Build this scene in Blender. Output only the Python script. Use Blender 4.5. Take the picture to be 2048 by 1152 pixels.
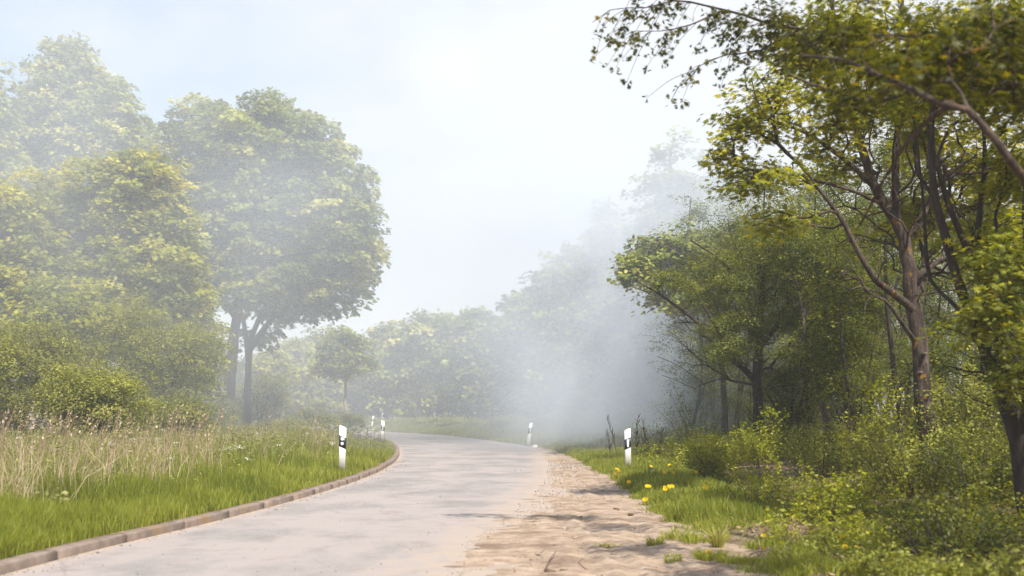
import bpy, math, random
import numpy as np
from mathutils import Vector

for o in list(bpy.data.objects):
    bpy.data.objects.remove(o)
SC = bpy.context.scene
COL = SC.collection
R = math.radians

# ------------------------------------------------------------------ camera
CAM_H = 1.25
LENS = 45.0
F = LENS / 36 * 2048          # focal length in photo pixels
HZ = 828                      # photo row of the horizon
cd = bpy.data.cameras.new('camera')
cam = bpy.data.objects.new('camera', cd)
COL.objects.link(cam)
cam.location = (0, 0, CAM_H)
cam.rotation_euler = (R(90), 0, 0)
cd.lens = LENS
cd.sensor_width = 36
cd.shift_y = (HZ - 576) / 2048
cd.clip_start = 0.1
cd.clip_end = 3000
cd.dof.use_dof = True
cd.dof.focus_distance = 28
cd.dof.aperture_fstop = 2.2
SC.camera = cam

# ------------------------------------------------------------------ sky, sun, exposure
SUN_EL, SUN_AZ = 53.0, 154.0        # azimuth clockwise from +Y (the viewing direction)
w = bpy.data.worlds.new('World')
SC.world = w
w.use_nodes = True
wt = w.node_tree
for n in list(wt.nodes):
    wt.nodes.remove(n)
def N(t, k, **kw):
    n = t.nodes.new(k)
    for a, b in kw.items():
        setattr(n, a, b)
    return n
wo = N(wt, 'ShaderNodeOutputWorld')
bg = N(wt, 'ShaderNodeBackground')
sky = N(wt, 'ShaderNodeTexSky', sky_type='NISHITA', sun_disc=False, sun_elevation=R(SUN_EL), sun_rotation=R(SUN_AZ))
sky.dust_density = 2.0
tc = N(wt, 'ShaderNodeTexCoord')
mp = N(wt, 'ShaderNodeMapping')
mp.inputs['Scale'].default_value = (1.0, 1.0, 2.6)
mp.inputs['Location'].default_value = (0.3, 0.2, 0.0)
nz = N(wt, 'ShaderNodeTexNoise')
nz.inputs['Scale'].default_value = 1.7
nz.inputs['Detail'].default_value = 6
nz.inputs['Roughness'].default_value = 0.55
cr = N(wt, 'ShaderNodeValToRGB')
cr.color_ramp.elements[0].position = 0.36
cr.color_ramp.elements[1].position = 0.62
# the clouds thin out towards the upper left of the view
dt = N(wt, 'ShaderNodeVectorMath', operation='DOT_PRODUCT')
dt.inputs[1].default_value = (0.9, 0.0, -0.55)
ad = N(wt, 'ShaderNodeMath', operation='MULTIPLY_ADD')
ad.inputs[1].default_value = 0.72
mx = N(wt, 'ShaderNodeMixRGB')
mx.inputs[2].default_value = (4.4, 4.5, 4.72, 1)
mlt = N(wt, 'ShaderNodeMath', operation='ADD', use_clamp=True)
mlt.inputs[1].default_value = 0.215
wt.links.new(tc.outputs['Generated'], mp.inputs[0])
wt.links.new(mp.outputs[0], nz.inputs[0])
wt.links.new(tc.outputs['Generated'], dt.inputs[0])
wt.links.new(dt.outputs['Value'], ad.inputs[0])
wt.links.new(nz.outputs[0], ad.inputs[2])
wt.links.new(ad.outputs[0], mlt.inputs[0])
wt.links.new(mlt.outputs[0], cr.inputs[0])
wt.links.new(cr.outputs[0], mx.inputs[0])
wt.links.new(sky.outputs[0], mx.inputs[1])
wt.links.new(mx.outputs[0], bg.inputs[0])
wt.links.new(bg.outputs[0], wo.inputs[0])
bg.inputs[1].default_value = 0.12

ld = bpy.data.lights.new('sun', 'SUN')
ld.energy = 4.9
ld.angle = R(0.6)
ld.color = (1.0, 0.94, 0.84)
sun = bpy.data.objects.new('sun', ld)
COL.objects.link(sun)
SUN_DIR = Vector((math.sin(R(SUN_AZ)) * math.cos(R(SUN_EL)), math.cos(R(SUN_AZ)) * math.cos(R(SUN_EL)), math.sin(R(SUN_EL))))
sun.rotation_euler = SUN_DIR.to_track_quat('Z', 'Y').to_euler()
sun.location = (20, -20, 40)

vs = SC.view_settings
vs.view_transform = 'Standard'
vs.look = 'None'
vs.gamma = 1
vs.exposure = 0.72
cy = SC.cycles
cy.max_bounces = 7
cy.diffuse_bounces = 3
cy.glossy_bounces = 2
cy.transmission_bounces = 4
cy.transparent_max_bounces = 6
cy.volume_bounces = 3
cy.volume_step_rate = 1.0
cy.volume_max_steps = 64
cy.use_denoising = True
cy.sample_clamp_indirect = 4.0
cy.caustics_reflective = False
cy.caustics_refractive = False

def at(x, y, Y):
    """world point seen at photo pixel x, y at depth Y"""
    return np.array([(x - 1024) * Y / F, Y, CAM_H + (HZ - y) * Y / F])
def ax(x, Y):
    return (x - 1024) * Y / F

# ------------------------------------------------------------------ helpers
def tag(o, label=None, cat=None, group=None, kind=None):
    if label: o['label'] = label
    if cat: o['category'] = cat
    if group: o['group'] = group
    if kind: o['kind'] = kind
    return o
def empty(name, loc, rz=0.0):
    o = bpy.data.objects.new(name, None)
    o.empty_display_size = 0.2
    COL.objects.link(o)
    o.location = loc
    o.rotation_euler = (0, 0, rz)
    return o
def mesh_obj(name, V, polys, mat, parent=None, attrs=None, smooth=False):
    """polys: list of (faces array M x k). attrs: {name: per-vertex floats}"""
    V = np.asarray(V, dtype=np.float32)
    me = bpy.data.meshes.new(name)
    me.vertices.add(len(V))
    me.vertices.foreach_set('co', V.ravel())
    tot = []
    idx = []
    for Fa in polys:
        Fa = np.asarray(Fa, dtype=np.int32)
        if len(Fa) == 0: continue
        idx.append(Fa.ravel())
        tot.append(np.full(len(Fa), Fa.shape[1], dtype=np.int32))
    idx = np.concatenate(idx); tot = np.concatenate(tot)
    st = np.concatenate([[0], np.cumsum(tot)[:-1]]).astype(np.int32)
    me.loops.add(len(idx))
    me.loops.foreach_set('vertex_index', idx)
    me.polygons.add(len(tot))
    me.polygons.foreach_set('loop_start', st)
    me.polygons.foreach_set('loop_total', tot)
    if smooth:
        me.polygons.foreach_set('use_smooth', np.ones(len(tot), dtype=bool))
    for k, a in (attrs or {}).items():
        at_ = me.attributes.new(k, 'FLOAT', 'POINT')
        at_.data.foreach_set('value', np.asarray(a, dtype=np.float32))
    me.update(calc_edges=True)
    for m in (mat if isinstance(mat, list) else [mat]):
        me.materials.append(m)
    o = bpy.data.objects.new(name, me)
    COL.objects.link(o)
    if parent: o.parent = parent
    return o
def copy_tree(o, parent=None):
    c = o.copy()
    COL.objects.link(c)
    c.parent = parent
    for ch in o.children:
        copy_tree(ch, c)
    return c
def vnoise(x, y, seed=0, scale=1.0):
    rs = np.random.RandomState(seed)
    T = rs.rand(64, 64)
    x = np.asarray(x) * scale; y = np.asarray(y) * scale
    xi = np.floor(x).astype(int); yi = np.floor(y).astype(int)
    fx = x - xi; fy = y - yi
    fx = fx * fx * (3 - 2 * fx); fy = fy * fy * (3 - 2 * fy)
    g = lambda a, b: T[a % 64, b % 64]
    return (g(xi, yi) * (1 - fx) + g(xi + 1, yi) * fx) * (1 - fy) + (g(xi, yi + 1) * (1 - fx) + g(xi + 1, yi + 1) * fx) * fy
def fbm(x, y, seed=0, scale=1.0, oct=4):
    s = 0; a = 0.5; t = 0
    for i in range(oct):
        s = s + a * vnoise(x, y, seed + i, scale * 2 ** i); t += a; a *= 0.5
    return s / t
def nrm(v):
    return v / np.maximum(np.linalg.norm(v, axis=-1, keepdims=True), 1e-9)
def sstep(a, b, x):
    t = np.clip((x - a) / (b - a), 0, 1)
    return t * t * (3 - 2 * t)

# ------------------------------------------------------------------ materials
def new_mat(name):
    m = bpy.data.materials.new(name)
    m.use_nodes = True
    t = m.node_tree
    for n in list(t.nodes): t.nodes.remove(n)
    return m, t, N(t, 'ShaderNodeOutputMaterial')
def ramp(t, stops):
    r = N(t, 'ShaderNodeValToRGB')
    e = r.color_ramp.elements
    while len(e) < len(stops): e.new(0.5)
    for i, (p, c) in enumerate(stops):
        e[i].position = p
        e[i].color = (*c, 1)
    return r
def leaf_mat(name, stops, trans=0.42, gloss=0.02, rough=0.5):
    m, t, o = new_mat(name)
    a = N(t, 'ShaderNodeAttribute', attribute_name='var')
    r = ramp(t, stops)
    d = N(t, 'ShaderNodeBsdfDiffuse')
    tr = N(t, 'ShaderNodeBsdfTranslucent')
    g = N(t, 'ShaderNodeBsdfGlossy')
    g.inputs['Roughness'].default_value = rough
    hs = N(t, 'ShaderNodeHueSaturation')
    hs.inputs['Hue'].default_value = 0.480
    hs.inputs['Saturation'].default_value = 1.1
    hs.inputs['Value'].default_value = 1.25
    m1 = N(t, 'ShaderNodeMixShader'); m1.inputs[0].default_value = trans
    m2 = N(t, 'ShaderNodeMixShader'); m2.inputs[0].default_value = gloss
    L = t.links.new
    L(a.outputs['Fac'], r.inputs[0]); L(r.outputs[0], d.inputs[0]); L(r.outputs[0], hs.inputs['Color']); L(hs.outputs[0], tr.inputs[0])
    L(d.outputs[0], m1.inputs[1]); L(tr.outputs[0], m1.inputs[2]); L(m1.outputs[0], m2.inputs[1]); L(g.outputs[0], m2.inputs[2])
    L(m2.outputs[0], o.inputs[0])
    return m
def noise_mat(name, stops, scale=6.0, detail=8, rough=0.9, bump=0.3, bscale=None, stretch=(1, 1, 1), bdist=0.02, second=None, spec=0.3):
    """principled with noise colour and bump; second = (scale, colour, lo, hi) adds patches"""
    m, t, o = new_mat(name)
    L = t.links.new
    c = N(t, 'ShaderNodeTexCoord')
    mp = N(t, 'ShaderNodeMapping'); mp.inputs['Scale'].default_value = stretch
    n1 = N(t, 'ShaderNodeTexNoise'); n1.inputs['Scale'].default_value = scale; n1.inputs['Detail'].default_value = detail; n1.inputs['Roughness'].default_value = 0.62
    r = ramp(t, stops)
    b = N(t, 'ShaderNodeBsdfPrincipled'); b.inputs['Roughness'].default_value = rough
    b.inputs['Specular IOR Level'].default_value = spec
    n2 = N(t, 'ShaderNodeTexNoise'); n2.inputs['Scale'].default_value = bscale or scale * 3; n2.inputs['Detail'].default_value = 6
    bp = N(t, 'ShaderNodeBump'); bp.inputs['Strength'].default_value = bump; bp.inputs['Distance'].default_value = bdist
    L(c.outputs['Object'], mp.inputs[0]); L(mp.outputs[0], n1.inputs[0]); L(mp.outputs[0], n2.inputs[0])
    L(n1.outputs[0], r.inputs[0])
    col = r.outputs[0]
    if second:
        n3 = N(t, 'ShaderNodeTexNoise'); n3.inputs['Scale'].default_value = second[0]; n3.inputs['Detail'].default_value = 5; n3.inputs['Roughness'].default_value = 0.65
        rr = ramp(t, [(second[2], (0, 0, 0)), (second[3], (1, 1, 1))])
        mxx = N(t, 'ShaderNodeMixRGB'); mxx.inputs[2].default_value = (*second[1], 1)
        L(c.outputs['Object'], n3.inputs[0]); L(n3.outputs[0], rr.inputs[0]); L(rr.outputs[0], mxx.inputs[0]); L(col, mxx.inputs[1])
        col = mxx.outputs[0]
    L(col, b.inputs['Base Color']); L(n2.outputs[0], bp.inputs['Height']); L(bp.outputs[0], b.inputs['Normal'])
    L(b.outputs[0], o.inputs[0])
    return m
def plain_mat(name, col, rough=0.5, emit=None):
    m, t, o = new_mat(name)
    b = N(t, 'ShaderNodeBsdfPrincipled'); b.inputs['Base Color'].default_value = (*col, 1); b.inputs['Roughness'].default_value = rough
    n1 = N(t, 'ShaderNodeTexNoise'); n1.inputs['Scale'].default_value = 40
    bp = N(t, 'ShaderNodeBump'); bp.inputs['Strength'].default_value = 0.08; bp.inputs['Distance'].default_value = 0.005
    t.links.new(n1.outputs[0], bp.inputs['Height']); t.links.new(bp.outputs[0], b.inputs['Normal'])
    t.links.new(b.outputs[0], o.inputs[0])
    return m

M = {}
M['maple'] = leaf_mat('maple_leaf', [(0, (0.05, 0.075, 0.016)), (0.4, (0.19, 0.235, 0.04)), (0.72, (0.42, 0.44, 0.08)), (1, (0.62, 0.58, 0.15))])
M['yellow'] = leaf_mat('young_maple_leaf', [(0, (0.09, 0.115, 0.016)), (0.4, (0.29, 0.32, 0.032)), (1, (0.66, 0.62, 0.09))], trans=0.5)
M['edge_maple'] = leaf_mat('wood_edge_maple_leaf', [(0, (0.09, 0.115, 0.012)), (0.45, (0.24, 0.27, 0.022)), (1, (0.58, 0.54, 0.05))], trans=0.55)
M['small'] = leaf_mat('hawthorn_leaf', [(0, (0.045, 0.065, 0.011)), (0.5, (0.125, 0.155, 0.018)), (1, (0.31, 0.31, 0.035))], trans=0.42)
M['bush'] = leaf_mat('shrub_leaf', [(0, (0.085, 0.10, 0.018)), (0.5, (0.24, 0.26, 0.038)), (1, (0.48, 0.47, 0.08))], trans=0.4)
M['lime'] = leaf_mat('fresh_leaf', [(0, (0.13, 0.16, 0.01)), (0.5, (0.29, 0.32, 0.016)), (1, (0.55, 0.53, 0.03))], trans=0.5)
M['olive'] = leaf_mat('shaded_leaf', [(0, (0.028, 0.034, 0.005)), (0.6, (0.10, 0.11, 0.009)), (1, (0.32, 0.26, 0.02))], trans=0.55)  # ramp darkened to stand for the shade of the backlit canopy
M['grass'] = leaf_mat('grass_blade', [(0, (0.085, 0.11, 0.014)), (0.4, (0.19, 0.23, 0.024)), (0.75, (0.34, 0.36, 0.05)), (1, (0.50, 0.46, 0.17))], trans=0.45)
M['weed'] = leaf_mat('tall_weed', [(0, (0.13, 0.15, 0.045)), (0.6, (0.26, 0.28, 0.075)), (1, (0.45, 0.42, 0.18))], trans=0.4)
M['dry'] = leaf_mat('dry_blade', [(0, (0.30, 0.22, 0.13)), (0.5, (0.48, 0.36, 0.24)), (1, (0.68, 0.55, 0.40))], trans=0.3)
M['darkstem'] = leaf_mat('old_stem', [(0, (0.05, 0.04, 0.03)), (1, (0.12, 0.10, 0.07))], trans=0.1)
M['litter'] = leaf_mat('dead_leaf', [(0, (0.10, 0.06, 0.035)), (0.6, (0.25, 0.16, 0.10)), (1, (0.45, 0.32, 0.22))], trans=0.15)
M['white_flower'] = leaf_mat('white_petal', [(0, (0.7, 0.72, 0.66)), (1, (0.85, 0.85, 0.8))], trans=0.3)
M['bark'] = noise_mat('maple_bark', [(0.3, (0.05, 0.036, 0.03)), (0.55, (0.12, 0.09, 0.075)), (0.75, (0.21, 0.17, 0.14))], scale=9, bump=0.9, bscale=22, stretch=(1, 1, 0.22), bdist=0.03)
M['bark_lichen'] = noise_mat('bark_with_lichen', [(0.3, (0.02, 0.014, 0.011)), (0.5, (0.055, 0.04, 0.032)), (0.75, (0.14, 0.105, 0.085))], scale=12, bump=1.0, bscale=30, stretch=(1, 1, 0.25), bdist=0.03, second=(7.0, (0.22, 0.115, 0.02), 0.58, 0.68))
M['bark_dark'] = noise_mat('dark_bark', [(0.3, (0.022, 0.017, 0.013)), (0.6, (0.055, 0.043, 0.034)), (0.8, (0.10, 0.085, 0.07))], scale=14, bump=0.8, bscale=30, stretch=(1, 1, 0.3), bdist=0.02, second=(3.0, (0.22, 0.12, 0.015), 0.64, 0.70))
M['bark_pale'] = noise_mat('pale_bark', [(0.3, (0.16, 0.13, 0.11)), (0.55, (0.30, 0.25, 0.21)), (0.75, (0.42, 0.37, 0.32))], scale=9, bump=0.5, bscale=22, stretch=(1, 1, 0.3), bdist=0.02)
M['concrete'] = noise_mat('kerb_concrete', [(0.3, (0.13, 0.10, 0.08)), (0.5, (0.20, 0.155, 0.13)), (0.72, (0.28, 0.225, 0.19))], scale=5, bump=0.6, bscale=60, bdist=0.006, second=(1.2, (0.22, 0.15, 0.09), 0.52, 0.64))
M['soil'] = noise_mat('soil', [(0.3, (0.05, 0.035, 0.022)), (0.5, (0.11, 0.08, 0.05)), (0.7, (0.20, 0.15, 0.10))], scale=3, bump=1.0, bscale=20, bdist=0.04, second=(0.9, (0.27, 0.19, 0.13), 0.48, 0.62))

# ------------------------------------------------------------------ road geometry
_iy = [-40, 0, 9.9, 11.9, 14.2, 18.75, 23.2, 27.5, 33, 38.2, 46, 55, 64, 75, 84, 90, 94, 97]
_ix = [-4.9, -4.4, -3.97, -3.84, -3.52, -3.12, -2.92, -2.86, -3.02, -3.36, -4.05, -5.1, -6.6, -9.3, -14, -22, -40, -70]
_oy = [-40, 0, 9.9, 12.2, 15.1, 22.5, 31.4, 42.7, 49, 56, 64, 72.7, 82, 90, 96, 99, 102, 104]
_ox = [-0.9, -0.5, -0.25, -0.1, 0.2, 0.85, 1.2, 1.35, 0.75, -0.45, -1.8, -3.5, -6.2, -9.3, -14, -20, -40, -70]
def smooth_curve(y, x, n=900):
    Y = np.linspace(y[0], y[-1], n)
    X = np.interp(Y, y, x)
    k = np.hanning(31); k /= k.sum()
    Xp = np.concatenate([X[0] - (X[1] - X[0]) * np.arange(15, 0, -1), X, X[-1] + (X[-1] - X[-2]) * np.arange(1, 16)])
    return Y, np.convolve(Xp, k, 'valid')
IY, IX = smooth_curve(_iy, _ix)
OY, OX = smooth_curve(_oy, _ox)
def kx(Y): return np.interp(Y, IY, IX)
def ox(Y): return np.interp(Y, OY, OX)
_sy = [-40, 9.9, 13.8, 20, 25.2, 33, 40, 46, 52]
_sx = [2.4, 1.9, 1.75, 1.72, 1.78, 1.72, 1.6, 1.2, 0.4]
def sx(Y):
    """edge between the sand and the right hand grass"""
    return np.maximum(np.interp(Y, _sy, _sx), ox(Y) + 0.02)
def gh(X, Y):
    """ground height beside the road"""
    X = np.asarray(X, float); Y = np.asarray(Y, float)
    dl = kx(Y) - X
    left = 0.085 + 0.10 * sstep(0.4, 5, dl) + 0.05 * (fbm(X, Y, 3, 0.4) - 0.5) * sstep(0.2, 2, dl)
    dr = X - sx(Y)
    right = -0.02 + 0.07 * sstep(0.0, 0.5, dr + 1.1 * (fbm(X, Y, 71, 1.6) - 0.5) * sstep(0, 0.3, dr)) + 0.22 * sstep(0.8, 4, dr) + 0.16 * (fbm(X, Y, 5, 0.5) - 0.5) * sstep(0.5, 2, dr)
    z = np.where(dl > 0.13, left, np.where(dr > 0, right, -0.03))
    return np.where(Y > 97, 0.06, z)

def grid_faces(nr, nc):
    a = np.arange(nr * nc).reshape(nr, nc)
    return np.stack([a[:-1, :-1].ravel(), a[:-1, 1:].ravel(), a[1:, 1:].ravel(), a[1:, :-1].ravel()], 1)

# ground sheet: rows along Y, columns hug the kerb and the sand edge
rows = np.concatenate([np.arange(-40, 0, 4), np.arange(0, 60, 0.35), np.arange(60, 106, 0.8), np.array([110, 120, 140, 170, 220, 300, 420, 600, 900])])
offl = np.concatenate([[900, 500, 250, 140, 90, 60, 40], np.arange(30, 8, -1.5), np.arange(8, 0.2, -0.35), [0.14]])
offr = np.concatenate([[0.0], np.arange(0.12, 1, 0.12), np.arange(1, 12, 0.35), np.arange(12, 30, 1.5), [40, 60, 90, 140, 250, 500, 900]])
YY = rows
L_ = kx(YY)[:, None] - offl[None]
mid = np.stack([kx(YY) - 0.11, kx(YY) + 0.0, (kx(YY) + sx(YY)) / 2, sx(YY) - 0.02], 1)
Rr = sx(YY)[:, None] + offr[None]
XX = np.concatenate([L_, mid, Rr], 1)
YG = np.repeat(YY[:, None], XX.shape[1], 1)
ZZ = gh(XX, YG)
ZZ[:, len(offl):len(offl) + 4] = -0.03
ZZ[:, len(offl)] = np.where(YY > 97, 0.06, -0.03)
V = np.stack([XX.ravel(), YG.ravel(), ZZ.ravel()], 1)
g = mesh_obj('ground', V, [grid_faces(*XX.shape)], M['soil'], smooth=True)
tag(g, kind='structure')

# road sheet
def road_material():
    m, t, o = new_mat('dusty_asphalt')
    L = t.links.new
    c = N(t, 'ShaderNodeTexCoord')
    b = N(t, 'ShaderNodeBsdfPrincipled'); b.inputs['Roughness'].default_value = 0.85; b.inputs['Specular IOR Level'].default_value = 0.25
    n1 = N(t, 'ShaderNodeTexNoise'); n1.inputs['Scale'].default_value = 38; n1.inputs['Detail'].default_value = 8; n1.inputs['Roughness'].default_value = 0.8
    r1 = ramp(t, [(0.34, (0.12, 0.11, 0.105)), (0.5, (0.22, 0.205, 0.198)), (0.68, (0.34, 0.32, 0.31))])
    # dust that traffic and wind have drawn out along and across the road
    mp1 = N(t, 'ShaderNodeMapping'); mp1.inputs['Scale'].default_value = (0.55, 0.30, 1)
    mp1.inputs['Rotation'].default_value = (0, 0, R(14))
    n2 = N(t, 'ShaderNodeTexNoise'); n2.inputs['Scale'].default_value = 1.6; n2.inputs['Detail'].default_value = 9; n2.inputs['Roughness'].default_value = 0.68
    r2 = ramp(t, [(0.42, (0, 0, 0)), (0.60, (0.85, 0.85, 0.85))])
    at_ = N(t, 'ShaderNodeAttribute', attribute_name='sand')
    ma = N(t, 'ShaderNodeMath', operation='ADD')
    mm = N(t, 'ShaderNodeMixRGB'); mm.inputs[2].default_value = (0.335, 0.295, 0.28, 1)
    L(c.outputs['Object'], n1.inputs[0]); L(n1.outputs[0], r1.inputs[0])
    L(c.outputs['Object'], mp1.inputs[0]); L(mp1.outputs[0], n2.inputs[0])
    L(n2.outputs[0], ma.inputs[0]); L(at_.outputs['Fac'], ma.inputs[1]); L(ma.outputs[0], r2.inputs[0])
    L(r2.outputs[0], mm.inputs[0]); L(r1.outputs[0], mm.inputs[1])
    ae = N(t, 'ShaderNodeAttribute', attribute_name='drift')
    nd = N(t, 'ShaderNodeTexNoise'); nd.inputs['Scale'].default_value = 4.5; nd.inputs['Detail'].default_value = 10; nd.inputs['Roughness'].default_value = 0.7
    sa = N(t, 'ShaderNodeMath', operation='ADD'); rd = ramp(t, [(0.52, (0, 0, 0)), (0.80, (1, 1, 1))])
    md = N(t, 'ShaderNodeMixRGB'); md.inputs[2].default_value = (0.37, 0.295, 0.235, 1)
    L(c.outputs['Object'], nd.inputs[0]); L(nd.outputs[0], sa.inputs[0]); L(ae.outputs['Fac'], sa.inputs[1]); L(sa.outputs[0], rd.inputs[0]); L(rd.outputs[0], md.inputs[0]); L(mm.outputs[0], md.inputs[1])
    mm = md
    # dark stains and cracks
    n4 = N(t, 'ShaderNodeTexNoise'); n4.inputs['Scale'].default_value = 1.5; n4.inputs['Detail'].default_value = 11; n4.inputs['Roughness'].default_value = 0.7
    r4 = ramp(t, [(0.56, (0, 0, 0)), (0.68, (0.6, 0.6, 0.6))])
    m4 = N(t, 'ShaderNodeMixRGB'); m4.inputs[2].default_value = (0.20, 0.165, 0.15, 1)
    L(c.outputs['Object'], n4.inputs[0]); L(n4.outputs[0], r4.inputs[0]); L(r4.outputs[0], m4.inputs[0]); L(mm.outputs[0], m4.inputs[1])
    vo = N(t, 'ShaderNodeTexVoronoi', feature='DISTANCE_TO_EDGE'); vo.inputs['Scale'].default_value = 0.32
    nw = N(t, 'ShaderNodeTexNoise'); nw.inputs['Scale'].default_value = 1.3; nw.inputs['Detail'].default_value = 6
    vm = N(t, 'ShaderNodeMixRGB'); vm.inputs[0].default_value = 0.35
    L(c.outputs['Object'], nw.inputs[0]); L(c.outputs['Object'], vm.inputs[1]); L(nw.outputs['Color'], vm.inputs[2]); L(vm.outputs[0], vo.inputs['Vector'])
    rv = ramp(t, [(0.0, (0.4, 0.4, 0.4)), (0.003, (0, 0, 0))])
    m5 = N(t, 'ShaderNodeMixRGB'); m5.inputs[2].default_value = (0.15, 0.125, 0.11, 1)
    L(vo.outputs['Distance'], rv.inputs[0]); L(rv.outputs[0], m5.inputs[0]); L(m4.outputs[0], m5.inputs[1])
    L(m5.outputs[0], b.inputs['Base Color'])
    n3 = N(t, 'ShaderNodeTexNoise'); n3.inputs['Scale'].default_value = 90; n3.inputs['Detail'].default_value = 5
    bp = N(t, 'ShaderNodeBump'); bp.inputs['Strength'].default_value = 0.55; bp.inputs['Distance'].default_value = 0.008
    L(c.outputs['Object'], n3.inputs[0]); L(n3.outputs[0], bp.inputs['Height']); L(bp.outputs[0], b.inputs['Normal'])
    L(b.outputs[0], o.inputs[0])
    return m
n = 420
tt = np.linspace(0, 1, n)
# matching parameter on both edges (arc length keeps the strip square through the bend)
def arc(Yc, Xc):
    d = np.concatenate([[0], np.cumsum(np.hypot(np.diff(Yc), np.diff(Xc)))])
    return d / d[-1]
ai, ao = arc(IY, IX), arc(OY, OX)
ti = np.stack([np.interp(tt, ai, IX) , np.interp(tt, ai, IY)], 1)
to = np.stack([np.interp(tt, ao, OX) + 0.0, np.interp(tt, ao, OY)], 1)
nc = 28
u = np.linspace(0, 1, nc)
P = ti[:, None] * (1 - u[None, :, None]) + to[:, None] * u[None, :, None]
ext = to[:, None] + nrm(to - ti)[:, None] * np.array([0.3, 0.7])[None, :, None]
P = np.concatenate([P, ext], 1)
wid = np.linalg.norm(to - ti, axis=1)[:, None] * np.concatenate([u, [1.07, 1.15]])[None]
z = np.zeros(P.shape[:2])
sandv = 0.16 * sstep(1.6, 0.0, np.abs(wid[:, -3:-2] - wid)) * (P[..., 1] < 52) + 0.16 * sstep(0.28, 0.06, wid) + 0.05 * sstep(26, 12, P[..., 1]) - 0.06 * sstep(38, 60, P[..., 1]) + 0.06 * np.exp(-((wid - 2.1) / 0.8) ** 2)
V = np.stack([P[..., 0].ravel(), P[..., 1].ravel(), z.ravel()], 1)
drift = (0.30 * sstep(1.9, 0.0, wid[:, -3:-2] - wid) * sstep(52, 40, P[..., 1]) + 0.35 * sstep(0.30, 0.0, wid)) - 0.06
road = mesh_obj('road', V, [grid_faces(n, nc + 2)], road_material(), attrs={'sand': sandv.ravel(), 'drift': drift.ravel()})
tag(road, kind='structure')

# sandy shoulder sheet, it dives under the asphalt on one side and the grass on the other
M['sand'] = noise_mat('sand', [(0.32, (0.20, 0.14, 0.10)), (0.5, (0.34, 0.255, 0.185)), (0.7, (0.45, 0.35, 0.27))], scale=4.5, detail=15, bump=1.0, bscale=16, bdist=0.035, second=(1.3, (0.19, 0.13, 0.09), 0.50, 0.64))
ys = np.concatenate([np.arange(-4, 24, 0.055), np.arange(24, 50, 0.16)])
us = np.linspace(0, 1, 90)
A = ox(ys) - 1.1; B = sx(ys) + 1.2
XS = A[:, None] * (1 - us) + B[:, None] * us
YS = np.repeat(ys[:, None], 90, 1)
du = XS - ox(ys)[:, None]
edge = sstep(-0.8, 0.7, du + 1.2 * (fbm(XS, YS * 0.6, 11, 1.1) - 0.5) + 0.5 * (fbm(XS, YS, 12, 4, 2) - 0.5))
ruts = 0
for cx_, wd, dp in ((0.55, 0.10, 0.022), (0.95, 0.07, 0.018), (1.32, 0.09, 0.02), (1.6, 0.05, 0.014)):
    xc = cx_ + 0.12 * np.sin(YS * 0.45 + cx_ * 5)
    lugs = 0.8 + 0.4 * (vnoise(XS, YS, 33, 6) - 0.5)
    q = (XS - xc) / wd
    ruts = ruts - dp * np.exp(-q ** 2) * lugs + dp * 0.5 * np.exp(-(np.abs(q) - 1.7) ** 2 * 2)
ZS = -0.016 + 0.034 * edge + (0.014 * (fbm(XS, YS, 21, 1.3, 3) - 0.5) + 0.005 * (fbm(XS, YS, 31, 5, 2) - 0.5) + ruts) * sstep(-0.4, 0.6, du)
ZS = ZS - 0.05 * sstep(0.25, 1.1, XS - sx(ys)[:, None])
V = np.stack([XS.ravel(), YS.ravel(), ZS.ravel()], 1)
sd = mesh_obj('sandy_shoulder', V, [grid_faces(len(ys), 90)], M['sand'], smooth=True)
tag(sd, kind='structure')

def grit():
    rs = np.random.RandomState(91)
    n_ = 4600
    Y = 8.5 + 26 * rs.rand(n_) ** 1.5
    t_ = rs.rand(n_)
    X = np.where(t_ < 0.84, ox(Y) - 0.3 + (sx(Y) - ox(Y) + 0.3) * rs.rand(n_), np.where(t_ < 0.95, kx(Y) + 0.03 + 0.25 * rs.rand(n_) ** 2, kx(Y) + (ox(Y) - kx(Y)) * rs.rand(n_)))
    sz = rs.uniform(0.003, 0.0075, n_) * (1 + 0.9 * (rs.rand(n_) < 0.06)) * (1 + 0.03 * (Y - 9))
    oc = np.array([(1, 0, 0), (0, 1, 0), (-1, 0, 0), (0, -1, 0), (0, 0, 0.7), (0, 0, -0.7)], float)
    f = np.array([(0, 1, 4), (1, 2, 4), (2, 3, 4), (3, 0, 4), (1, 0, 5), (2, 1, 5), (3, 2, 5), (0, 3, 5)])
    a = rs.uniform(0, 6.28, n_)
    P_ = oc[None] * (1 + rs.uniform(-0.4, 0.4, (n_, 6, 1)))
    Px = P_[..., 0] * np.cos(a)[:, None] - P_[..., 1] * np.sin(a)[:, None]; Py = P_[..., 0] * np.sin(a)[:, None] + P_[..., 1] * np.cos(a)[:, None]
    zb = np.where(X > ox(Y), 0.012, 0.002)
    V_ = np.stack([X[:, None] + Px * sz[:, None], Y[:, None] + Py * sz[:, None], zb[:, None] + (P_[..., 2] + 0.5) * sz[:, None]], 2).reshape(-1, 3)
    o = mesh_obj('gravel', V_, [(f[None] + np.arange(n_)[:, None, None] * 6).reshape(-1, 3)], noise_mat('grit_stone', [(0.3, (0.12, 0.09, 0.07)), (0.5, (0.26, 0.21, 0.17)), (0.7, (0.44, 0.38, 0.32))], scale=2.5, bump=0.2))
    tag(o, 'loose grit and small stones on the sand and along the road edges', 'grit', kind='stuff')
grit()

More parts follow.
